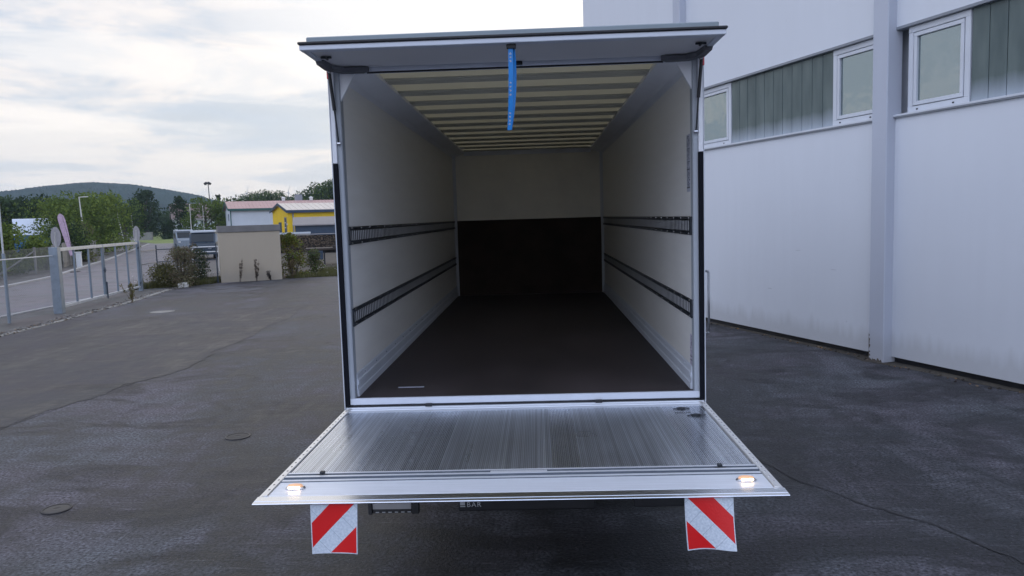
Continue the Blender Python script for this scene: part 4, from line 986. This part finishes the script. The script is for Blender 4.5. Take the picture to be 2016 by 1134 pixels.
# ------------------------------------------------------------------ beige cabin
cb = empty('utility_cabin', 'windowless beige rendered cabin with a flat grey roof slab beside the yard', 'cabin', (-13.36, 26.25, 0), math.atan2(.95, 2.13))
b = MB(); b.box(0, 2.5, 0, 2.6, -.05, 2.12); b.build('wall', 'beige', cb)
b = MB(); b.bbox(-.03, 2.53, -.04, 2.64, 2.121, 2.40, .01); b.build('roof', 'cabin_roof', cb) if 'cabin_roof' in M else None
if 'cabin_roof' not in M:
    M['cabin_roof'] = mat('cabin_roof', (.16, .155, .15), .8, var=.15, scale=1.5); b.build('roof', 'cabin_roof', cb)
b = MB(); b.tube((2.3, -.05, 2.05), (2.2, -.05, 2.1), .02, 6)

# ------------------------------------------------------------------ fence and gate
def mesh_wires(b, p, q, z0, z1, sp=.075, r=.0022):
    p = Vector((*p, 0)); q = Vector((*q, 0)); Lh = (q-p).length; d = (q-p)/Lh; H = z1-z0; k = int((Lh+H)/sp)
    for i in range(k+1):
        o = -H+i*sp
        for sg in (0, 1):
            a0 = max(0, -o); a1 = min(H, Lh-o)
            if a1-a0 < .02: continue
            f = lambda a: p+d*(o+a)+Vector((0, 0, z0+(a if sg == 0 else H-a)))
            b.tube(f(a0), f(a1), r, 3, cap=False)
def fence(label, pts, h, m, rails=(), posts_r=.03, sp=.075, wr=.0022, ptop=.05, mesh=True, post_h=None, posts=None, group=None, rail_m=None):
    e = empty('mesh_fence', label, 'fence', (0, 0, 0), 0, group)
    for i, p in enumerate(pts):
        if posts and i not in posts: continue
        b = MB(); hh = h+ptop
        b.tube((*p, -.05), (*p, hh), posts_r, 8); b.lathe([(posts_r*1.15, hh), (posts_r*.5, hh+.02)], 8, Matrix.Translation((*p, 0))); b.build('post', m, e)
    for z in rails:
        for a, c in zip(pts, pts[1:]): b = MB(); b.tube((*a, z), (*c, z), .018, 6); b.build('rail', rail_m or m, e)
    if mesh:
        b = MB()
        for a, c in zip(pts, pts[1:]): mesh_wires(b, a, c, .05, h, sp, wr)
        b.build('wire_mesh', m, e)
    return e
G1 = (-13.95, 16.19); G2 = (-15.29, 23.32)
fence('wire mesh fence with a pale top rail left of the gate', [(-13.6, 9.0), (-13.86, 14.2), (-13.93, 16.05)], 1.70, 'galv', rails=(1.69,), posts=[0], rail_m='galv_light', wr=.0022)
fence('dark tube and mesh fence running from the gate to the beige cabin', [(-15.33, 23.5), (-15.85, 25.8), (-15.2, 26.25), (-13.5, 26.25)], 1.62, 'fence_dark', rails=(1.50, .98), posts_r=.028, wr=.0012, sp=.12)
e = empty('tall_pole', 'thin tall pale pole with a darker foot in the fence at the left edge', 'pole', (-13.98, 14.1, 0))
b = MB().use('galv').tube((0, 0, -.05), (0, 0, 1.85), .042, 10); b.build('foot', None, e); b = MB(); b.tube((0, 0, 1.85), (0, 0, 3.75), .024, 8); b.build('shaft', 'galv_light', e)
M['gate_bar'] = mat('gate_bar', (.15, .19, .23), .5, .1, var=.12)
def gate():
    g = empty('yard_gate', 'grey steel double swing gate of vertical bars between two posts', 'gate')
    a = Vector((*G1, 0)); c = Vector((*G2, 0)); d = (c-a).normalized(); Lg = (c-a).length; T = Matrix.Translation(a) @ Matrix.Rotation(math.atan2(d.y, d.x), 4, 'Z')
    for s, w_, m in ((0, .12, 'galv'), (Lg, .07, 'galv')):
        b = MB(); b.bbox(s-w_, s+w_, -w_, w_, -.05, 1.93, .01, T); b.build('gate_post', m, g)
    mid = Lg/2
    for (s0, s1) in ((.15, mid-.03), (mid+.03, Lg-.10)):
        b = MB().use('galv_light'); b.bbox(s0, s1, -.03, .03, 1.80, 1.90, .006, T); b.bbox(s0, s1, -.03, .03, .12, .20, .006, T)
        b.use('gate_bar'); n = 3
        for k in range(n+1): s = s0+.03+(s1-s0-.06)*k/n; b.bbox(s-.028, s+.028, -.025, .025, .201, 1.799, .004, T)
        lf = b.build('gate_leaf', None, g)
        for z in (.3, 1.65):
            b = MB(); s = s0 if s0 < 1 else s1; b.bbox(s-.10, s+.06, -.05, -.031, z-.03, z+.03, .004, T); b.bbox(s-.05, s, -.07, -.05, z-.02, z+.06, .003, T); b.build('hinge', 'fence_dark', lf)
    b = MB(); b.bbox(mid-.10, mid+.10, -.05, -.031, 1.0, 1.04, .003, T); b.bbox(mid-.06, mid-.03, -.08, -.05, .95, 1.12, .003, T); b.build('latch', 'fence_dark', g); b = MB(); b.bbox(mid+.05, mid+.07, -.07, -.031, .05, .62, .003, T); b.build('drop_bolt', 'fence_dark', g)
gate()
def round_sign(x, y, z, r, rz, label):
    e = empty('round_sign', label, 'sign', (x, y, z), rz); T = Matrix.Rotation(R(90), 4, 'X')
    b = MB().use('sign_back').lathe([(r, -.002), (r, .002)], 32, T); b.use('sign_red').lathe([(r*.99, .0022), (r*.99, .004)], 32, Matrix.Rotation(R(-90), 4, 'X')); b.use('flower').lathe([(r*.78, .0045), (r*.78, .006)], 32, Matrix.Rotation(R(-90), 4, 'X')); b.build('disc', None, e)
    b = MB(); b.box(-.03, -.02, -.02, -.003, -r*.95-.1, r*.5); b.box(.02, .03, -.02, -.003, -r*.95-.1, r*.5); b.tube((0, -.03, -r-.16), (0, -.03, -r*.4), .016, 6); b.build('bracket', 'pole_pale', e)
round_sign(-13.98, 16.35, 2.22, .30, -.55, 'back of a round traffic sign on the nearer gate post')
round_sign(-15.35, 23.4, 2.20, .30, -.66, 'back of a round traffic sign on the farther gate post')
# brace and posts at the fence corner
e = empty('brace_post', 'slanting dark brace post leaning in the fence left of the shrubs', 'post', (-15.2, 26.2, 0)); b = MB(); b.tube((.55, .05, 0), (0, 0, 1.65), .024, 8); b.build('brace', 'fence_dark', e); b = MB(); b.tube((.0, 0, 0), (0, 0, 1.72), .024, 8); b.build('post', 'fence_dark', e)

# far roadside fence with concrete posts
fp = [(-25.2, 20), (-26.3, 26.7), (-27.3, 31.8), (-28.6, 36.9), (-30.2, 41), (-32.6, 46.5), (-35.6, 53), (-39, 60), (-43, 68), (-48, 78), (-54, 90)]
e = empty('mesh_fence', 'long pale mesh fence with concrete posts on the far side of the road', 'fence')
for i, p in enumerate(fp):
    b = MB(); b.bbox(p[0]-.055, p[0]+.055, p[1]-.055, p[1]+.055, -.05, 1.52, .01); b.build('post', 'concrete', e)
b = MB(); p = fp[3]; b.tube((p[0]-.9, p[1]-2.0, 0), (p[0], p[1], 1.3), .045, 6); b.build('brace', 'concrete', e)
b = MB()
for i, (a, c) in enumerate(zip(fp, fp[1:])): mesh_wires(b, a, c, .05, 1.45, .11 if i < 4 else .25, .0045 if i < 4 else .009)
for a, c in zip(fp, fp[1:]):
    for z in (.05, 1.45): b.tube((*a, z), (*c, z), .006, 4)
b.build('wire_mesh', 'concrete', e)
# solid pale board fence continuing along the road
e = empty('board_fence', 'weathered grey board fence behind the gate along the road', 'fence'); b = MB(); random.seed(5)
pts = [(-31.2, 43.5), (-34.2, 49.6), (-38.2, 57.5)]
for a, c in zip(pts, pts[1:]):
    n = int(math.dist(a, c)/.22); ang_ = math.atan2(c[1]-a[1], c[0]-a[0])
    for i in range(n):
        t = i/n; b.bbox(0, .19, -.015, .015, -.05, 1.55+random.uniform(-.08, .08), .004, Matrix.Translation((a[0]+(c[0]-a[0])*t, a[1]+(c[1]-a[1])*t, 0)) @ Matrix.Rotation(ang_, 4, 'Z'))
b.build('boards', 'concrete', e)
b = MB()
for a, c in zip(pts, pts[1:]):
    for z in (.3, 1.2): b.tube((a[0], a[1]+.06, z), (c[0], c[1]+.06, z), .03, 4)
b.build('rail', 'concrete', e)
# small white utility box and waste bag on the verge
b = MB(); b.bbox(-.16, .16, -.14, .14, -.02, .95, .03); b.bbox(-.19, .19, -.17, .17, .951, 1.0, .01)
tag(b.build('utility_box', 'white_pvc', loc=(-30.0, 43.3, 0), rz=.4), 'slim white cabinet on the verge seen through the gate', 'cabinet')

# feather flag
e = empty('feather_flag', 'pink and white feather shaped advertising flag behind the far mesh fence', 'flag', (-27.15, 38.0, 0), .35)
b = MB(); prof = []
H0, H1 = .95, 3.42; n = 22; Lf = []; Rt = []
for i in range(n+1):
    t = i/n; z = H0+(H1-H0)*t; cx_0 = -.42*t; w_ = .07+.12*math.sin(min(1, t*1.02)*math.pi*.62)**1.2
    if t > .86: w_ *= math.sqrt(max(0, 1-((t-.86)/.14)**2))*.999+.001
    Lf.append((cx_0-w_, z)); Rt.append((cx_0+w_, z))
b.prism(Lf+Rt[::-1], -.004, .004, 1); b.build('banner', 'pink', e)
b = MB(); b.tube((.12, 0, -.03), (.11, 0, H0), .014, 6, .012); b.tube((.11, 0, H0), (-.33, 0, H1-.1), .012, 6, .008); b.bbox(-.25, .35, -.25, .25, -.05, -.02+.03, .005); b.build('flagpole', 'dark_steel', e)

# tent
t_ = empty('storage_tent', 'white roofed storage tent with blue side walls behind the bushes', 'tent', (-48.9, 64.1, 0), math.atan2(1.5, 2.3))
b = MB(); L_ = 3.2
b.use('tent_white').prism([(-.05, 2.12), (.0, 2.16), (.75, 3.62), (.85, 3.66), (2.2, 2.16), (2.1, 2.10), (.8, 3.52), (.05, 2.08)], -.05, L_, 0)
b.build('roof', None, t_); b = MB().use('tent_blue').prism([(.04, -.05), (.04, 2.08), (.8, 3.5), (2.12, 2.08), (2.12, -.05)], 0, L_-.05, 0); b.build('side_wall', None, t_)

# lamp posts and poles
def lamp(x, y, h, label, arm=.55, lean=0, r=.06, armdir=(1, .3)):
    e = empty('street_lamp', label, 'street lamp', (x, y, 0)); b = MB(); b.tube((0, 0, -.05), (lean, 0, h), r, 8, r*.6); b.build('pole', 'pole_pale', e)
    b = MB(); d = Vector((*armdir, 0)).normalized(); b.tube((lean-.02, 0, h-.02), Vector((lean, 0, h+.02))+d*arm, r*.5, 6); b.bbox(-.02, .38, -.08, .08, -.03, .05, .02, Matrix.Translation(Vector((lean, 0, h))+d*arm*.6) @ Matrix.Rotation(math.atan2(d.y, d.x), 4, 'Z')); b.build('lamp_head', 'pole_pale', e)
lamp(-38.75, 58.6, 5.25, 'tall wooden street lamp in front of the bright green trees', lean=-.25, r=.075)
lamp(-80.6, 144.1, 5.1, 'street lamp with a short arm left of the egg shaped tree', lean=-.3, r=.10)
lamp(-46.6, 94.5, 3.0, 'small pale street lamp in front of the small white house', lean=-.1, r=.05)
def pole(x, y, h, label, lean=0, r=.05, cross=False, name='utility_pole', cat='pole'):
    e = empty(name, label, cat, (x, y, 0)); b = MB(); b.tube((0, 0, -.05), (lean, 0, h), r, 8, r*.7); b.build('pole', 'pole_pale', e)
    b = MB()
    if cross:
        for z in (h-.3, h-.9, h-1.4): b.box(lean-.5, lean+.45, -.04, .04, z, z+.06)
    else: b.lathe([(r*1.2, h), (r*1.5, h+.05), (r*.3, h+.12)], 8, Matrix.Translation((lean, 0, 0)))
    b.build('crossarm' if cross else 'cap', 'pole_pale', e)
pole(-57.8, 99.2, 4.7, 'leaning wooden pole with short crossarms between the trees', lean=-.75, r=.09, cross=True)
pole(-37.6, 76.3, 4.8, 'white flagpole in front of the wide tree, the taller one', name='flagpole')
pole(-38.4, 81.3, 4.7, 'thin white flagpole in front of the wide tree, right of the taller one', r=.035, name='flagpole')
pole(-41.3, 80.3, 1.9, 'short grey post left of the white flagpoles', r=.06, name='post', cat='post')
e = empty('floodlight_mast', 'tall thin floodlight mast standing above the trees against the sky', 'mast', (-51.5, 113.8, 0))
b = MB(); b.tube((0, 0, 0), (-.2, 0, 9.1), .11, 8, .07); b.build('mast', 'fence_dark', e)
b = MB()
for s in (-1, 1): b.bbox(-.25, .25, -.2, .2, -.18, .18, .03, Matrix.Translation((-.3+s*.28, 0, 9.2)) @ Matrix.Rotation(R(30*s), 4, 'Y'))
b.build('floodlight', 'black', e)
for (px, di, h, lab) in ((571, 1500, 62, 'distant white wind turbine above the yellow hall'), (490, 1500, 62, 'distant white wind turbine above the red roofed hall')):
    x, y = ground_at(px, di); e = empty('wind_turbine', lab, 'wind turbine', (x, y, 0), math.atan2(y, x)-R(90)); b = MB(); b.tube((0, 0, 0), (0, 0, h), 1.2, 8, .7); b.build('tower', 'far_white', e) if 'far_white' in M else None
    if 'far_white' not in M: M['far_white'] = mat('far_white', (.35, .37, .40), .6, var=.02); b.build('tower', 'far_white', e)
    b = MB(); b.bbox(-1, 1, -3, 2, h-1, h+1, .3); b.build('nacelle', 'far_white', e)
    for k in range(3):
        a = R(75+120*k); b = MB(); b.tube((0, -3, h), (math.cos(a)*13, -3, h+math.sin(a)*13), .6, 5, .2); b.build('blade', 'far_white', e)

# ------------------------------------------------------------------ far houses
def house(name, label, x, y, rz, Lx, Ly, ze, zr, wall, roof, trim, ov=.3, corr=None, ridge_y=None):
    e = empty(name, label, 'building', (x, y, 0), rz); ry = ridge_y if ridge_y is not None else Ly/2
    b = MB(); b.prism([(0, -.05), (0, ze), (ry, zr), (Ly, ze), (Ly, -.05)], 0, Lx, 0); b.build('wall', wall, e)
    b = MB(); t = .14
    sl = (zr-ze)/ry; sl2 = (zr-ze)/(Ly-ry)
    b.prism([(-ov, ze-sl*ov+.02), (ry, zr+.02), (Ly+ov, ze-sl2*ov+.02), (Ly+ov, ze-sl2*ov+.02+t), (ry, zr+.02+t), (-ov, ze-sl*ov+.02+t)], -ov, Lx+ov, 0)
    x_ = -ov
    while x_ < Lx+ov-.05: b.prism([(-ov, ze-sl*ov+.161), (-ov, ze-sl*ov+.205), (ry, zr+.205), (ry, zr+.161)], x_, x_+.05, 0); x_ += (corr or .45)
    b.build('roof', roof, e)
    b = MB(); b.box(-ov-.02, Lx+ov+.02, -ov-.06, -ov-.003, ze-sl*ov-.14, ze-sl*ov+.13)
    for xx in (-ov-.05, Lx+ov+.003): b.prism([(-ov, ze-sl*ov-.08), (ry, zr-.06), (Ly+ov, ze-sl2*ov-.08), (Ly+ov, ze-sl2*ov+.17), (ry, zr+.19), (-ov, ze-sl*ov+.17)], xx, xx+.047, 0)
    b.build('fascia', trim, e)
    return e
hh = house('red_roofed_hall', 'long pale hall with a faded red metal roof and green trim', -38.0, 88.2, R(27), 15, 7.5, 4.45, 5.35, 'house_white', 'roof_red', 'green_trim', ridge_y=3.4)
b = MB(); b.box(-.06, .06, -.07, -.003, 0, 4.3); b.build('downpipe', 'green_trim', hh)
b = MB().use('white_pvc').box(6.2, 7.3, -.06, -.003, 2.6, 3.75).use('navy').box(6.28, 7.22, -.065, -.061, 2.68, 3.1); b.build('window', None, hh)
b = MB(); b.box(8.6, 9.5, 3.6, 4.4, 5.2, 6.3); b.build('chimney', 'trim_grey', hh)
for x in (7.0, 10.6): b = MB(); b.lathe([(.22, 0), (.22, .3), (.32, .34), (.1, .5)], 10, Matrix.Translation((x, 3.4, 5.5))); b.build('roof_vent', 'white_pvc', hh)
b = MB(); b.box(-.05, -.003, 2.4, 2.9, 3.0, 3.9); b.build('gable_window', 'navy', hh)
yh = house('yellow_hall', 'bright yellow hall with dark blue eaves and a cream metal roof', -24.95, 70.5, R(35), 12, 5.4, 3.72, 4.4, 'yellow', 'roof_cream', 'navy', ov=.22, corr=.6, ridge_y=2.6)
b = MB().use('roof_corr').box(-.05, -.003, .45, 1.15, .6, 3.1).use('navy').box(-.06, -.051, .55, 1.05, .7, 3.0).use('white_pvc')
for z in (.9, 1.45, 2.0, 2.5): b.box(-.066, -.061, .6, 1.0, z, z+.08)
b.build('door', None, yh)
b = MB().use('navy').box(-.05, -.003, 2.3, 3.2, 1.4, 2.6); b.build('window', None, yh)
b = MB(); b.box(.45, .57, -.08, -.003, 0, 3.5); b.build('downpipe', 'trim_grey', yh)
b = MB(); b.bbox(-.10, -.003, .15, .3, 2.3, 2.45, .02); b.build('wall_lamp', 'white_pvc', yh)
# lean-to shed
ls = empty('lean_to_shed', 'low dark blue shed with a pale corrugated pent roof before the yellow hall', 'shed', (-22.55, 65.1, 0), math.atan2(.8, 2.8))
b = MB(); b.prism([(0, -.05), (0, 2.25), (1.9, 2.88), (1.9, -.05)], 0, 11, 0); b.build('wall', 'navy', ls)
b = MB(); b.prism([(-.2, 2.22), (2.0, 2.95), (2.0, 3.01), (-.2, 2.28)], -.2, 11.2, 0)
x_ = -.2
while x_ < 11.1: b.prism([(-.2, 2.281), (-.2, 2.32), (2.0, 3.05), (2.0, 3.011)], x_, x_+.09, 0); x_ += .19
b.build('roof', 'roof_corr', ls)
b = MB(); b.box(-.2, 11.2, -.24, -.203, 2.2, 2.30); b.build('gutter', 'roof_corr', ls)
lw = empty('low_wall', 'low pale wall with a flat coping behind the yellow bush', 'wall', (-23.6, 60.7, 0), .25); b = MB(); b.box(0, 3.6, 0, .3, -.05, 1.5); b.build('wall', 'concrete', lw); b = MB(); b.bbox(-.05, 3.65, -.05, .35, 1.501, 1.66, .01); b.build('coping', 'house_white', lw)
# small house at the road end
sh = house('small_white_house', 'small white house with a brown roof half hidden behind the dark trees', -81.5, 160.5, .6, 9, 7, 5.2, 8.0, 'house_white', 'roof_brown', 'navy', ov=.6, corr=2) if 'roof_brown' in M else None
if sh is None:
    M['roof_brown'] = mat('roof_brown', (.16, .12, .11), .8, var=.15); sh = house('small_white_house', 'small white house with a brown roof half hidden behind the dark trees', -80.6, 161.5, .5, 9, 7, 4.6, 7.6, 'house_white', 'roof_brown', 'roof_corr', ov=.6, corr=2)
b = MB(); b.box(5.6, 6.6, -.05, -.003, 2.6, 3.8); b.build('window', 'navy', sh)

# firewood
random.seed(9); b = MB(); 
Tw = Matrix.Translation((-22.6, 57.0, 0)) @ Matrix.Rotation(.22, 4, 'Z')
b.use('wood_dark').box(.1, 12.8, .12, 1.1, 0, 1.4, Tw)
for r_ in range(13):
    x_ = .05+(r_ % 2)*.06
    while x_ < 12.8:
        rr = random.uniform(.038, .062); z = .06+r_*.108+random.uniform(-.012, .012); y0 = random.uniform(-.06, .06)
        b.use(random.choice(('wood_end', 'wood_end', 'wood_dark', 'wood_dark', 'leaf_dry'))).prism([(x_+rr*math.cos(k*1.047), z+rr*math.sin(k*1.047)*random.uniform(.7, 1.1)) for k in range(6)], y0, .3, 1, Tw); x_ += rr*2.05
tag(b.build('firewood_stack'), 'long stack of split firewood log ends in front of the dark shed', 'firewood', kind='stuff')
b = MB(); b.box(0, 12.8, -.05, 1.2, 1.47, 1.50, Tw); tag(b.build('cover_sheet', 'roof_corr'), 'pale sheet laid on top of the firewood stack', 'sheet')
# flatbed trailer
tr_ = empty('flatbed_trailer', 'dark old flatbed trailer parked in front of the firewood stack', 'trailer', (-12.9, 36.7, 0), .28)
b = MB().use('wood_dark').bbox(0, 6.4, -.1, 2.0, .86, .98, .01).use('chassis').box(.1, 6.3, .3, .42, .70, .858).box(.1, 6.3, 1.5, 1.62, .70, .858); b.build('deck', None, tr_)
b = MB(); b.bbox(.25, .95, -.12, .25, .35, .84, .02); b.build('tool_box', 'navy', tr_)
b = MB(); b.bbox(.98, 1.06, .05, .13, 0, .858, .005); b.bbox(.93, 1.11, 0, .18, -.01, .02, .003); b.build('support_leg', 'chassis', tr_)
for x in (3.9, 4.9):
    for y in (-.02, 1.7):
        b = MB(); b.lathe([(.2, -.1), (.36, -.1), (.38, -.06), (.38, .06), (.36, .1), (.2, .1)], 20, Matrix.Translation((x, y+.1, .38)) @ Matrix.Rotation(R(90), 4, 'X')); w_ = b.build('wheel', 'tyre', tr_)
        b = MB(); b.lathe([(.19, -.08), (.1, -.04), (.1, .04), (.19, .08)], 16, Matrix.Translation((x, y+.1, .38)) @ Matrix.Rotation(R(90), 4, 'X')); b.build('rim', 'galv', w_)
b = MB()
for (x0_, z) in ((1.5, 1.05), (2.1, 1.12), (3.0, 1.06)): b.tube((x0_, .1, z), (x0_+2.2, .5, z+.05), .07, 7, .05)
tag(b.build('timber', 'wood_dark', loc=(-12.9, 36.7, 0), rz=.28), 'a few rough timber lengths lying on the flatbed trailer', 'timber', kind='stuff')

# parked vans
def van(x, y, rz, label, body):
    e = empty('parked_van', label, 'van', (x, y, 0), rz)
    b = MB().use(body).prism([(0, .35), (0, 1.0), (.1, 1.1), (.75, 1.22), (1.35, 1.85), (1.6, 1.93), (4.5, 1.95), (4.75, 1.8), (4.85, .9), (4.8, .35)], 0, 1.8, 1); b.build('body', None, e)
    b = MB()
    for yy_ in (-.006, 1.801): b.prism([(.95, 1.22), (1.42, 1.78), (2.3, 1.78), (2.3, 1.22)], yy_, yy_+.005, 1); b.prism([(2.4, 1.22), (2.4, 1.78), (4.4, 1.78), (4.5, 1.22)], yy_, yy_+.005, 1)
    b.build('side_window', 'glass_dark', e)
    b = MB(); b.prism([(.80, 1.275), (1.33, 1.83), (1.32, 1.86), (.77, 1.29)], .12, 1.68, 1); b.build('windscreen', 'glass_dark', e)
    for xx in (.9, 3.9):
        for yy_ in (.1, 1.7):
            b = MB(); T = Matrix.Translation((xx, yy_, .33)) @ Matrix.Rotation(R(90), 4, 'X'); b.lathe([(.2, -.1), (.33, -.1), (.33, .1), (.2, .1)], 20, T); w_ = b.build('wheel', 'tyre', e); b = MB(); b.lathe([(.19, -.11), (.05, -.12), (.05, .12), (.19, .11)], 16, T); b.build('rim', 'galv', w_)
    for yy_ in (.25, 1.45): b = MB(); b.bbox(-.02, .06, yy_, yy_+.25, .78, .92, .02); b.build('headlight', 'white_pvc', e)
    b = MB(); b.bbox(1.45, 4.7, .05, 1.75, 1.955, 2.12, .03); b.build('roof_panel', 'house_white', e)
vx, vy = ground_at(421, 60); van(vx, vy, math.atan2(vy+5.4, vx-.1)-.05, 'dark blue van with a pale roof parked beyond the fence left of the cabin', 'van_blue')
vx, vy = ground_at(383, 88); van(vx, vy, math.atan2(vy+5.4, vx-.1)+.1, 'grey van parked behind the dark blue one, mostly hidden', 'galv')
# barrier rail near vans
e = empty('guard_rail', 'white rail barrier behind the wispy shrub left of the cabin', 'barrier', (-18.2, 34.2, 0), .4)
for z in (1.05, 1.32): b = MB(); b.tube((0, 0, z), (2.6, 0, z), .03, 6); b.build('rail', 'white_pvc', e)
for x in (0, 1.3, 2.6): b = MB(); b.tube((x, 0, 0), (x, 0, 1.35), .035, 6); b.build('post', 'white_pvc', e)
# meadow wall at the road end
b = MB(); b.box(-96, -80, 150, 150.4, -.05, 1.6); tag(b.build('low_wall', 'concrete'), 'low grey wall at the far end of the road left of the egg shaped tree', 'wall')

# ------------------------------------------------------------------ hill
def hill():
    rng = np.random.default_rng(3); b = MB(); prof = [(-260, 1500, 45), (-120, 1500, 55), (0, 1500, 67), (60, 1500, 73), (100, 1500, 77), (170, 1500, 82.6), (200, 1500, 82.5), (260, 1500, 79.5), (330, 1500, 70), (400, 1500, 57), (420, 1500, 50), (470, 1500, 40), (520, 1500, 32), (700, 1500, 20), (1100, 1500, 15), (1700, 1500, 14)]
    xs = [p[0] for p in prof]; zs = [p[2] for p in prof]; px = np.linspace(-260, 1700, 1300); z = np.interp(px, xs, zs); rows = 36; V = []
    ph = rng.uniform(0, 6.28, 40); fr = rng.uniform(.05, 1.2, 40)
    for j in range(rows):
        t = j/(rows-1); dist = 1150+t*380
        for i, p in enumerate(px):
            x, y = ground_at(p, dist); top = z[i]; base = -2; hgt = base+(top-base)*(math.sin(t*math.pi/2)**1.1)
            V.append((x, y, hgt+rng.uniform(-.4, .8)*(1.0+.5*t)+(1.1*abs(math.sin(p*.145+j*1.7))+.9*abs(math.sin(p*.31+j*2.3))+.8*math.sin(p*.07+j))*t+sum(math.sin(p*f_+q+j*f_*3) for f_, q in zip(fr[:6], ph[:6]))*.25))
    n = len(px); F = [(j*n+i, j*n+i+1, (j+1)*n+i+1, (j+1)*n+i) for j in range(rows-1) for i in range(n-1)]
    b.add(V, F); o = b.build('hill', 'hill'); o['kind'] = 'structure'
hill()

# ------------------------------------------------------------------ haze
HAZE = True
if HAZE:
    b = MB(); b.box(-1700, 1400, -300, 1900, -1.2, 120); o = b.build('haze', 'black'); o.data.materials.clear()
    m = D.materials.new('haze'); m.use_nodes = True; t = m.node_tree; t.nodes.clear(); out = N('ShaderNodeOutputMaterial', t); pv = N('ShaderNodeVolumePrincipled', t)
    pv.inputs['Color'].default_value = (.62, .78, 1.0, 1); pv.inputs['Density'].default_value = .00017; pv.inputs['Anisotropy'].default_value = .2; L(pv.outputs[0], out.inputs['Volume'], t)
    o.data.materials.append(m); o['kind'] = 'stuff'; o['label'] = 'thin bluish evening haze over the distance'
